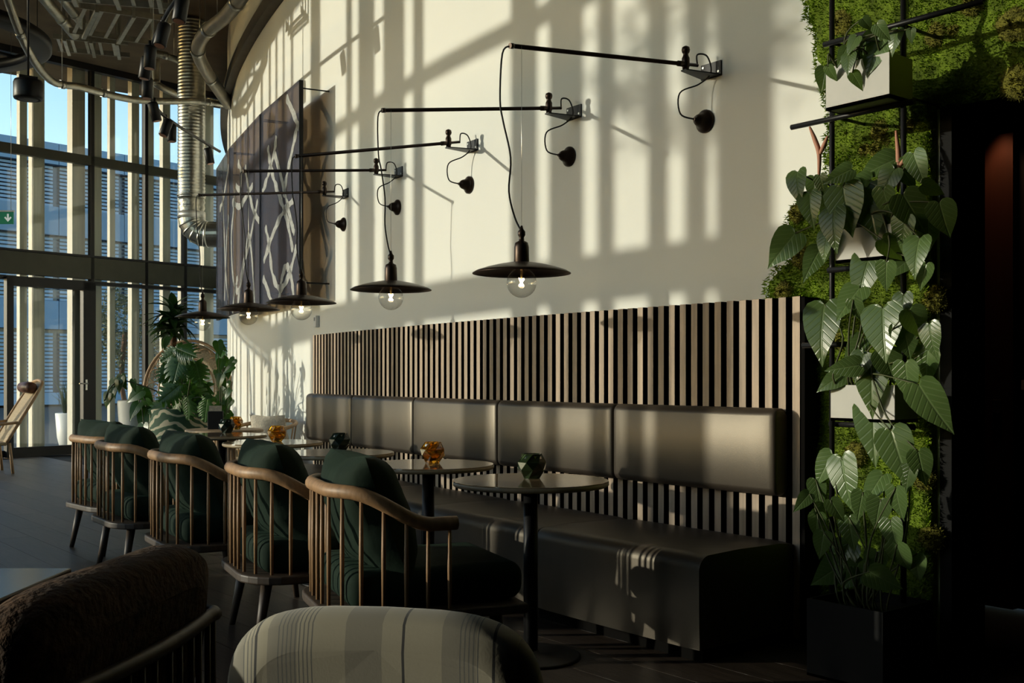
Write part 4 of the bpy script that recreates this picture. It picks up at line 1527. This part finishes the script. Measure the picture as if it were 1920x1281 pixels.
def tray(label, p0, p1, z, width, rung=0.16):
    A_, B_ = on_plane(p0[0], p0[1], z), on_plane(p1[0], p1[1], z)
    d = (B_ - A_); L_ = d.length; d.normalize()
    sd_ = Vector((-d.y, d.x, 0))
    t = thing('cable_tray', label, 'cable tray', A_, math.atan2(d.y, d.x), 'cable trays under the ceiling')
    for s in (0, 1):
        MB().box((L_ / 2, s * width, 0), (L_, 0.012, 0.06)).build('side_rail', STEEL, t)
    for k in range(int(L_ / rung)):
        MB().box((0.05 + k * rung, width / 2, -0.02), (0.035, width, 0.012)).build('rung', STEEL, t)
    for k in (0.15, 0.5, 0.85):
        MB().box((L_ * k, width / 2, -0.045), (0.04, width + 0.1, 0.03)).build('support_bar', STEEL, t)
        for s in (-0.03, width + 0.03):
            MB().box((L_ * k, s, (5.99 - z) / 2 - 0.05), (0.03, 0.03, 5.99 - z)).build('hanger_strut', STEEL, t)
    return t


tray('galvanised cable tray crossing above the far glass door', (100, 68), (240, 80), 5.35, 0.55)
tray('wide cable tray overhead to the left of the spotlights', (150, 10), (345, 40), 4.9, 0.9)
tray('cable tray highest up at the top edge of the picture', (90, -40), (330, -20), 4.75, 0.5)

# black ring canopy + drum speaker, upper left
Pr = at_depth(-165, 73, 12.6)
rc = thing('black_ceiling_ring', 'black round ring fixture hanging at the upper left corner', 'ring fixture', Pr)
MB().lathe([(1.28, 0.0), (1.47, 0.0), (1.50, 0.02), (1.50, 0.11), (1.47, 0.13), (1.28, 0.13), (1.25, 0.11), (1.25, 0.02), (1.28, 0.0)], 72, caps=False).build('ring', BLACKMETAL, rc)
for k in range(2):
    MB().box((0, 0, 0.10), (2.56, 0.05, 0.03), Matrix.Rotation(PI / 2 * k + 0.3, 3, 'Z')).build('cross_bar', BLACKMETAL, rc)
for k in range(3):
    a = 2 * PI * k / 3
    MB().tube([(1.38 * math.cos(a), 1.38 * math.sin(a), 0.12), (1.38 * math.cos(a), 1.38 * math.sin(a), 5.99 - Pr.z)], 0.005, 6).build('hanger_rod', BLACKMETAL, rc)
Ps = at_depth(53, 187, 9.9)
spk = thing('drum_speaker', 'black drum shaped speaker hanging left before the far windows', 'speaker', Ps)
MB().lathe([(0.05, 0.0), (0.122, 0.004), (0.128, 0.02), (0.128, 0.15), (0.118, 0.175), (0.03, 0.18)], 32).build('drum', BLACKMETAL, spk)
MB().lathe([(0.105, 0.002), (0.10, 0.006)], 28).build('grille', mat('speaker_grille', (0.02, 0.02, 0.02), 0.8, var=0.4, scale=200), spk)
MB().box((0, 0, 0.20), (0.16, 0.02, 0.04)).build('yoke', BLACKMETAL, spk)
MB().tube([(0, 0, 0.2), (0, 0, 5.99 - Ps.z)], 0.010, 8).build('drop_rod', BLACKMETAL, spk)

# lighting track and spotlights
TZ = 4.12
tp = [on_plane(x, y, TZ) for x, y in [(352, -25), (330, 0), (308, 35), (284, 90), (276, 140), (290, 198), (328, 232), (395, 274), (412, 284)]]
trk = thing('lighting_track', 'black curved lighting track hanging under the ceiling', 'track', tp[3])
L_ = smooth_path([p - tp[3] for p in tp], 5)
MB().tube(L_, 0.020, 6).build('rail', BLACKMETAL, trk)
for k in (4, 14, 24, 34):
    MB().tube([L_[k], Vector((L_[k].x, L_[k].y, 5.99 - tp[3].z))], 0.003, 5).build('hanger_wire', STEEL, trk)
SLAB = ['black track spotlight nearest at the top edge of the picture', 'black track spotlight second nearest, aimed down right', 'black track spotlight third nearest, hanging straight',
        'black track spotlight just under the third, half hidden', 'black track spotlight before the curving foil pipe', 'black track spotlight at the bend over the far window', 'black track spotlight, left one of the close pair by the duct',
        'black track spotlight, right one of the close pair by the duct', 'black track spotlight farthest away beside the artwork']
for k, (px, py, tilt, az) in enumerate([(339, 18, 12, 0.4), (304, 66, 16, 0.3), (281, 108, 4, 0.1), (273, 128, 8, -0.5), (276, 166, 3, 0.4), (290, 210, 14, 2.8), (311, 240, 22, 0.2), (322, 250, 6, 1.2), (392, 293, 12, 2.4)]):
    Z = (TZ - 0.13 - 1.17) * F_PX / (HOR - py)
    P = at_depth(px, py, Z)
    s_ = thing('track_spotlight', SLAB[k], 'spotlight', P, az, 'black track spotlights')
    body = MB().lathe([(0.046, -0.10), (0.052, -0.095), (0.055, 0.08), (0.048, 0.10), (0.02, 0.105)], 20).build('body', BLACKMETAL, s_, (0, 0, 0), (0, math.radians(tilt), 0))
    MB().lathe([(0.042, -0.101), (0.030, -0.098)], 18).build('lens', mat('copper_lens', (0.55, 0.28, 0.18), 0.3, 0.8, var=0.1), body)
    MB().tube([(0.0, 0, 0.09), (0.0, 0.0, 0.15)], 0.012, 8).build('mount', BLACKMETAL, s_)

# exit sign
Pe = at_depth(4, 409, 14.6)
ex = thing('exit_sign', 'green escape sign with white down arrow hanging at the left edge', 'sign', Pe, math.atan2(-CS, -SN))
GREEN = emit_mat('sign_green', (0.0, 0.16, 0.07), 0.25)
MB().box((0, 0, 0), (0.03, 0.30, 0.16)).build('sign_face', GREEN, ex)
MB().box((0, 0, 0.092), (0.04, 0.32, 0.02)).build('sign_bar', WHITEPLASTIC, ex)
WM = emit_mat('sign_white', (0.8, 0.85, 0.8), 0.3)
ar = MB()
for (y0, y1, z0, z1_) in ():
    pass
ap = [(0.085 - 0.012, 0.055), (0.085 + 0.012, 0.055), (0.085 + 0.012, -0.005), (0.085 + 0.035, 0.018), (0.085 + 0.05, 0.003), (0.085, -0.052), (0.085 - 0.05, 0.003), (0.085 - 0.035, 0.018), (0.085 - 0.012, -0.005)]
ar.add([(0.0165, y, z) for y, z in ap] + [(0.0150, y, z) for y, z in ap], [tuple(range(9)), tuple(range(17, 8, -1))] + [(i, (i + 1) % 9, 9 + (i + 1) % 9, 9 + i) for i in range(9)])
ar.build('arrow', WM, ex)
for yy in (-0.12, 0.12):
    MB().tube([(0, yy, 0.1), (0, yy, 5.99 - Pe.z)], 0.003, 5).build('hanger_wire', STEEL, ex)

# ================================================================== FAR SEATING CORNER
FACE = math.atan2(-CS, -SN)      # local +x towards the camera


def floor_at(px, Z):
    P = at_depth(px, HOR, Z); P.z = 0
    return P


# drum table
Pq = floor_at(421, 9.05)
dt = thing('drum_table', 'light wooden round table on a fluted drum base behind the bench tables', 'table', Pq)
MB().lathe([(0.30, 0.705), (0.315, 0.71), (0.318, 0.725), (0.312, 0.735)], 48).build('table_top', PALEOAK, dt)
MB().lathe([(0.075, 0.0), (0.075, 0.70)], 24).build('core', PALEOAK, dt)
for k in range(16):
    a = 2 * PI * k / 16
    MB().tube([(0.08 * math.cos(a), 0.08 * math.sin(a), 0.0), (0.08 * math.cos(a), 0.08 * math.sin(a), 0.70)], 0.014, 7).build('flute', PALEOAK, dt)
Pm = Pq + RIGHT * (-0.07) + TOCAM * 0.02
mn = thing('menu_holder', 'black menu holder block standing on the drum table', 'menu holder', (Pm.x, Pm.y, 0.7352), FACE + 0.2)
MB().box((0, 0, 0.075), (0.05, 0.125, 0.15)).build('block', mat('menu_black', (0.008, 0.008, 0.008), 0.6), mn, bevel=0.003)
MB().box((0, 0, 0.165), (0.02, 0.10, 0.06)).build('cards', KNIT, mn)
Pa = Pq + RIGHT * 0.10 + TOCAM * 0.03
am = thing('candle_holder', 'amber glass holder on the drum table, beside the black menu block', 'candle holder', (Pa.x, Pa.y, 0.7352), 0.3, 'faceted glass candle holders')
place('vessel', hm['amber'], am); place('tealight', candle_me, am)


def strap_leaf(m, name='leaf'):
    mb = MB()
    rows = []
    for i in range(7):
        t = i / 6
        w = 0.17 * math.sin(PI * min(1, 0.10 + t * 0.90)) ** 0.8 + 0.004
        rows.append([(-w, t, 0.30 * t - 0.85 * t * t + 0.03), (0, t, 0.30 * t - 0.85 * t * t), (w, t, 0.30 * t - 0.85 * t * t + 0.03)])
    V = [p for r0 in rows for p in r0]
    F = []
    for i in range(6):
        for k in range(2):
            a0 = i * 3 + k
            F.append((a0, a0 + 1, a0 + 4, a0 + 3))
    mb.add(V, F, True)
    return mb.mesh(name, m)


def monstera_leaf(m, name='leaf'):
    mb = MB()
    n = 6
    for sg in (-1, 1):
        for k in range(n):
            t0, t1 = k / n, (k + 0.62) / n
            y0, y1 = t0 * 0.92, t1 * 0.92
            w = 0.47 * math.sin(PI * (0.16 + 0.80 * (k + 0.4) / n)) ** 0.7
            tipy = y1 + 0.10 + 0.05 * k / n - (0.22 if k == 0 else 0.0)
            dz = -0.10
            ym = (y0 + tipy) / 2
            V = [(0, y0, 0), (sg * w * 0.5, y0 - 0.06 + 0.08 * k / n, 0.035), (sg * w, tipy - 0.05, dz), (sg * w * 0.96, tipy + 0.03, dz), (sg * w * 0.5, y1 + 0.07, 0.03), (0, y1 + 0.05, 0)]
            F = [(0, 1, 4, 5), (1, 2, 3, 4)]
            # webbing close to the midrib
            V += [(sg * w * 0.32, y1 + 0.05, 0.02), (sg * w * 0.32, y1 + 0.12, 0.02), (0, y1 + 0.14, 0)]
            F += [(5, 6, 7, 8)]
            if sg < 0:
                F = [tuple(reversed(f)) for f in F]
            mb.add(V, F, True)
    mb.add([(-0.05, 0.90, 0), (0.05, 0.90, 0), (0, 1.04, -0.06)], [(0, 1, 2)])
    return mb.mesh(name, m)


SL = strap_leaf(STRAP)
MLF = monstera_leaf(LEAFD)
HLF = heart_leaf(LEAFD, 8, 0.7)

# big pot with leaf print, monstera and dracaena in it
PR = floor_at(340, 10.3)
pot = thing('leaf_print_planter', 'large round planter with a green palm leaf print', 'planter', PR)
LP, nt, b = new_mat('palm_print')
MATS['palm_print'] = LP
tc = nt.nodes.new('ShaderNodeTexCoord'); mp = nt.nodes.new('ShaderNodeMapping')
mp.inputs['Scale'].default_value = (3.0, 3.0, 4.5)
vo = nt.nodes.new('ShaderNodeTexWave'); vo.wave_type = 'BANDS'; vo.bands_direction = 'DIAGONAL'
vo.inputs['Scale'].default_value = 1.6; vo.inputs['Distortion'].default_value = 9.0; vo.inputs['Detail'].default_value = 1.5; vo.inputs['Detail Scale'].default_value = 1.2
rp = nt.nodes.new('ShaderNodeValToRGB'); rp.color_ramp.interpolation = 'CONSTANT'
rp.color_ramp.elements[0].color = (0.012, 0.045, 0.018, 1); rp.color_ramp.elements[1].position = 0.62; rp.color_ramp.elements[1].color = (0.36, 0.32, 0.22, 1)
e_ = rp.color_ramp.elements.new(0.35); e_.color = (0.02, 0.08, 0.03, 1)
nt.links.new(tc.outputs['Object'], mp.inputs[0]); nt.links.new(mp.outputs[0], vo.inputs['Vector']); nt.links.new(vo.outputs[0], rp.inputs[0]); nt.links.new(rp.outputs[0], b.inputs['Base Color'])
b.inputs['Roughness'].default_value = 0.8
MB().lathe([(0.22, 0.0), (0.28, 0.12), (0.30, 0.45), (0.285, 0.86), (0.27, 0.875), (0.255, 0.86), (0.26, 0.80)], 40).build('pot', LP, pot)
MB().lathe([(0.255, 0.80), (0.01, 0.82)], 30).build('soil', SOIL, pot)


def free_plant(name, label, src, specs, mesh, zr, seed, stemr=0.006):
    t = thing(name, label, 'plant', src)
    r_ = random.Random(seed)
    for (px, py, ln, ang) in specs:
        Z = zr + r_.uniform(-0.35, 0.35)
        P = at_depth(px, py, Z)
        L = ln * Z / F_PX
        A = math.radians(ang)
        tip = RIGHT * math.cos(A) - UP * math.sin(A) + TOCAM * r_.uniform(-0.3, 0.5)
        nm = TOCAM + RIGHT * r_.uniform(-0.9, 0.3) + UP * r_.uniform(0.0, 0.9)
        base = P - tip.normalized() * L * 0.5
        o = place('leaf', mesh, t)
        orient_leaf(o, base - src, tip, nm, L)
        b_ = base - src
        s0 = Vector((r_.uniform(-.05, .05), r_.uniform(-.05, .05), -0.02))
        MB().tube(smooth_path([s0, s0.lerp(b_, 0.5) + Vector((0, 0, 0.08)), b_], 5), stemr, 5).build('stem', STEM, t)
    return t


ms = [(332, 690, 62, 100), (352, 725, 66, 80), (364, 745, 60, 60), (312, 700, 46, 120), (318, 668, 44, 150), (350, 662, 50, 20), (372, 700, 46, 80), (376, 742, 52, 100),
      (318, 738, 52, 140), (296, 764, 42, 150), (386, 770, 46, 100), (370, 762, 50, 120), (352, 766, 46, 90), (330, 756, 46, 110), (322, 712, 40, 200), (345, 692, 46, 60), (340, 735, 50, 120)]
free_plant('monstera_plant', 'big monstera with split leaves growing in the leaf print planter', PR + Vector((0, 0, 0.83)), ms, MLF, 10.2, 21)
# drooping vine branch at the left
br_ = [(300, 738), (262, 722), (225, 714), (205, 730), (196, 752)]
vine = thing('trailing_branch_plant', 'thin branch with drooping leaves reaching left before the far window', 'plant', PR + Vector((0, 0, 0.83)))
bp2 = [at_depth(x, y, 10.3) - (PR + Vector((0, 0, 0.83))) for x, y in br_]
MB().tube(smooth_path([Vector((0, 0, 0))] + bp2, 5), 0.006, 6).build('branch', STEM, vine)
for k, (x, y, ln, an) in enumerate([(222, 722, 34, 110), (212, 730, 34, 100), (205, 742, 34, 120), (230, 718, 30, 80), (198, 752, 30, 110), (216, 716, 28, 150), (250, 724, 24, 90)]):
    P = at_depth(x, y, 10.3); L = ln * 10.3 / F_PX; A = math.radians(an)
    tip = RIGHT * math.cos(A) - UP * math.sin(A)
    o = place('leaf', HLF, vine)
    orient_leaf(o, P - tip * L * 0.5 - (PR + Vector((0, 0, 0.83))), tip, TOCAM + RIGHT * -0.4 + UP * 0.3, L)
# dracaena on a bare trunk
tk = [at_depth(x, y, 10.45) for x, y in [(334, 770), (332, 720), (327, 680), (325, 632)]]
src = PR + Vector((0, 0, 0.83))
dr_ = thing('dracaena_plant', 'dracaena with a bare brown trunk and a tuft of dark leaves on top', 'plant', src)
MB().tube(smooth_path([Vector((0.02, 0.02, -0.02))] + [p - src for p in tk], 5), 0.030, 10).build('trunk', BARK, dr_)
top = tk[-1] - src
rd = random.Random(8)
for k in range(80):
    th = rd.uniform(0, 2 * PI); el_ = rd.uniform(-0.35, 1.35)
    d = Vector((math.cos(th) * math.cos(el_), math.sin(th) * math.cos(el_), math.sin(el_)))
    o = place('leaf', SL, dr_)
    L = rd.uniform(0.17, 0.26)
    orient_leaf(o, top + Vector((0, 0, rd.uniform(-0.02, 0.24))), d, Vector((0, 0, 1)) + d * 0.1 + Vector((rd.uniform(-.2, .2), rd.uniform(-.2, .2), 0)), L)

# tall pale planter left with hanging leaves
PW_ = floor_at(256, 10.9)
wp_ = thing('pale_planter', 'tall pale tapered planter with drooping dark leaves before the far window', 'planter', PW_)
MB().lathe([(0.11, 0.0), (0.14, 0.2), (0.185, 0.92), (0.175, 0.94), (0.165, 0.90)], 28).build('pot', mat('pale_pot', (0.50, 0.49, 0.44), 0.7, var=0.1), wp_)
MB().lathe([(0.165, 0.88), (0.01, 0.89)], 24).build('soil', SOIL, wp_)
free_plant('drooping_plant', 'dark drooping plant hanging over the pale tapered planter', PW_ + Vector((0, 0, 0.9)),
           [(262, 750, 44, 100), (250, 742, 40, 150), (275, 748, 40, 60), (268, 785, 44, 100), (258, 800, 44, 110), (278, 790, 44, 80), (250, 770, 36, 120), (284, 768, 40, 60), (266, 815, 40, 95)], HLF, 10.8, 5, 0.005)
# leafy bush right of the peacock chair
PB_ = floor_at(420, 11.2)
bsh = thing('basket_planter', 'round woven basket planter beside the cream wall', 'planter', PB_)
MB().lathe([(0.15, 0.0), (0.19, 0.2), (0.18, 0.42), (0.165, 0.42), (0.17, 0.36)], 28).build('basket', WICKER, bsh)
MB().lathe([(0.17, 0.36), (0.01, 0.37)], 24).build('soil', SOIL, bsh)
rr_ = random.Random(31)
free_plant('leafy_bush', 'bushy light green plant rising beside the cream wall', PB_ + Vector((0, 0, 0.38)),
           [(420 + rr_.uniform(-12, 12), rr_.uniform(650, 815), rr_.uniform(20, 30), rr_.uniform(20, 160)) for k in range(40)], HLF, 11.1, 6, 0.0035)

# peacock chair
PC = floor_at(335, 11.9)
pc_ = thing('peacock_chair', 'tall rattan peacock chair with a fan back by the far windows', 'chair', PC, FACE)
KX = -0.22


def fan(s, t):
    """hoop outline, s scale, t 0..1 round"""
    a = 2 * PI * t
    y = math.sin(a); c = math.cos(a)
    hw = 0.49 if c > -0.2 else 0.49 - 0.24 * ((-0.2 - c) / 0.8) ** 1.1
    return Vector((KX - 0.10 * (c + 1) * s, y * hw * s, 1.02 + c * 0.56 * s))


for s, r_ in ((1.0, 0.018), (0.94, 0.009), (0.64, 0.010), (0.34, 0.009)):
    MB().tube([fan(s, k / 48) for k in range(48)], r_, 7, closed=True).build('hoop', RATTAN, pc_)
for k in range(26):
    t = k / 26
    if 0.40 < t < 0.60:
        continue
    MB().tube([fan(0.10, t), fan(0.64, t)], 0.0045, 5).build('spoke', RATTAN, pc_)
for k in range(18):
    t = 0.02 + 0.96 * k / 17
    c0 = fan(0.79, t)
    rr0 = 0.073
    MB().tube([c0 + Vector((0, rr0 * math.cos(2 * PI * j / 14), rr0 * math.sin(2 * PI * j / 14))) for j in range(14)], 0.005, 5, closed=True).build('ring', RATTAN, pc_)
    for j in range(4):
        A = PI * j / 4 + t * 6
        MB().tube([c0 + Vector((0, rr0 * math.cos(A), rr0 * math.sin(A))), c0 - Vector((0, rr0 * math.cos(A), rr0 * math.sin(A)))], 0.003, 4).build('petal_cane', RATTAN, pc_)
mb = MB()
mb.grid(lambda u, v: fan(0.66 + 0.28 * v, 0.30 - 0.26 * (1 - u) + 0.14 * 0 if False else 0.02 + 0.36 * u) + Vector((0.012, 0, 0)), 16, 4)
o = mb.build('woven_panel', WICKER, pc_)
sm_ = o.modifiers.new('thick', 'SOLIDIFY'); sm_.thickness = 0.012
MB().lathe([(0.20, 0.0), (0.15, 0.18), (0.26, 0.40), (0.29, 0.43), (0.27, 0.46), (0.02, 0.46)], 30, (0.05, 0, 0)).build('seat_drum', WICKER, pc_)
for sg in (-1, 1):
    MB().tube(smooth_path([(KX - 0.05, sg * 0.42, 0.80), (0.08, sg * 0.46, 0.76), (0.28, sg * 0.42, 0.68), (0.32, sg * 0.38, 0.60), (0.26, sg * 0.36, 0.55), (0.20, sg * 0.30, 0.40)], 5), 0.022, 8).build('arm', RATTAN, pc_)

# cane chair with knitted cushion right of the drum table
PK = floor_at(489, 9.75)
ck = thing('cane_chair', 'low rattan chair with a curved rail beside the drum table', 'chair', PK, math.radians(200))
hoop = [(0.30 * math.cos(a) - 0.02, 0.30 * math.sin(a), 0.72 - 0.05 * math.cos(a)) for a in [math.radians(60 + 240 * k / 20) for k in range(21)]]
MB().tube(hoop, 0.018, 8).build('rail', RATTAN, ck)
for k in range(0, 21, 2):
    x, y, z = hoop[k]
    MB().tube([(x * 0.85, y * 0.85, 0.42), (x, y, z)], 0.007, 6).build('spindle', RATTAN, ck)
MB().lathe([(0.24, 0.40), (0.27, 0.41), (0.27, 0.44), (0.05, 0.45)], 28).build('seat', WICKER, ck)
for k in range(4):
    a = PI / 4 + k * PI / 2
    MB().tube([(0.2 * math.cos(a), 0.2 * math.sin(a), 0.41), (0.25 * math.cos(a), 0.25 * math.sin(a), 0)], 0.014, 7).build('leg', RATTAN, ck)
kp = pillow(0.40, 0.36, 0.16, 0.15, 5, 14).build('knit_cushion', KNIT, None, (PK.x + 0.10, PK.y + 0.02, 0.655), (0, math.radians(14), math.radians(205)))
tag(kp, 'cream knitted cushion leaning in the low rattan chair', 'cushion')

# rattan lounge chair at the left edge
PL = floor_at(-32, 13.2)
lg = thing('rattan_lounge_chair', 'rattan lounge chair with woven back at the left edge', 'chair', PL, math.atan2(SN * 0.8 - CS * 0.6, -CS * 0.8 - SN * 0.6))
bk_ = MB()
bk_.grid(lambda u, v: Vector((-0.20 - 0.42 * v, (u - 0.5) * 0.66 * (1 - 0.18 * (2 * v - 0.7) ** 2), 0.38 + 0.72 * v)), 12, 14)
o = bk_.build('woven_back', WICKER, lg); sm_ = o.modifiers.new('thick', 'SOLIDIFY'); sm_.thickness = 0.018
fr = [(-0.20, -0.31, 0.38), (-0.42, -0.335, 0.76), (-0.60, -0.28, 1.06), (-0.63, -0.12, 1.12), (-0.63, 0.12, 1.12), (-0.60, 0.28, 1.06), (-0.42, 0.335, 0.76), (-0.20, 0.31, 0.38)]
MB().tube(smooth_path(fr, 5), 0.02, 8).build('back_frame', RATTAN, lg)
st2 = MB(); st2.box((0.10, 0, 0.36), (0.62, 0.62, 0.04)); st2.build('woven_seat', WICKER, lg, bevel=0.015)
for sx, sy in ((0.36, 0.28), (0.36, -0.28), (-0.24, 0.28), (-0.24, -0.28)):
    MB().tube([(sx, sy, 0.37), (sx * 1.15, sy * 1.05, 0.0)], 0.018, 8).build('leg', RATTAN, lg)
for sy in (-0.30, 0.30):
    MB().tube(smooth_path([(-0.36, sy * 1.08, 0.62), (0.05, sy * 1.15, 0.58), (0.38, sy * 1.1, 0.52), (0.42, sy, 0.30), (0.40, sy, 0.0)], 5), 0.017, 8).build('arm', RATTAN, lg)
hr = MB().lathe([(0.03, -0.25), (0.065, -0.235), (0.072, 0.0), (0.065, 0.235), (0.03, 0.25)], 18)
o = hr.build('head_roll', BROWNLEATHER, lg, (-0.50, 0, 1.04), (PI / 2, 0, 0))
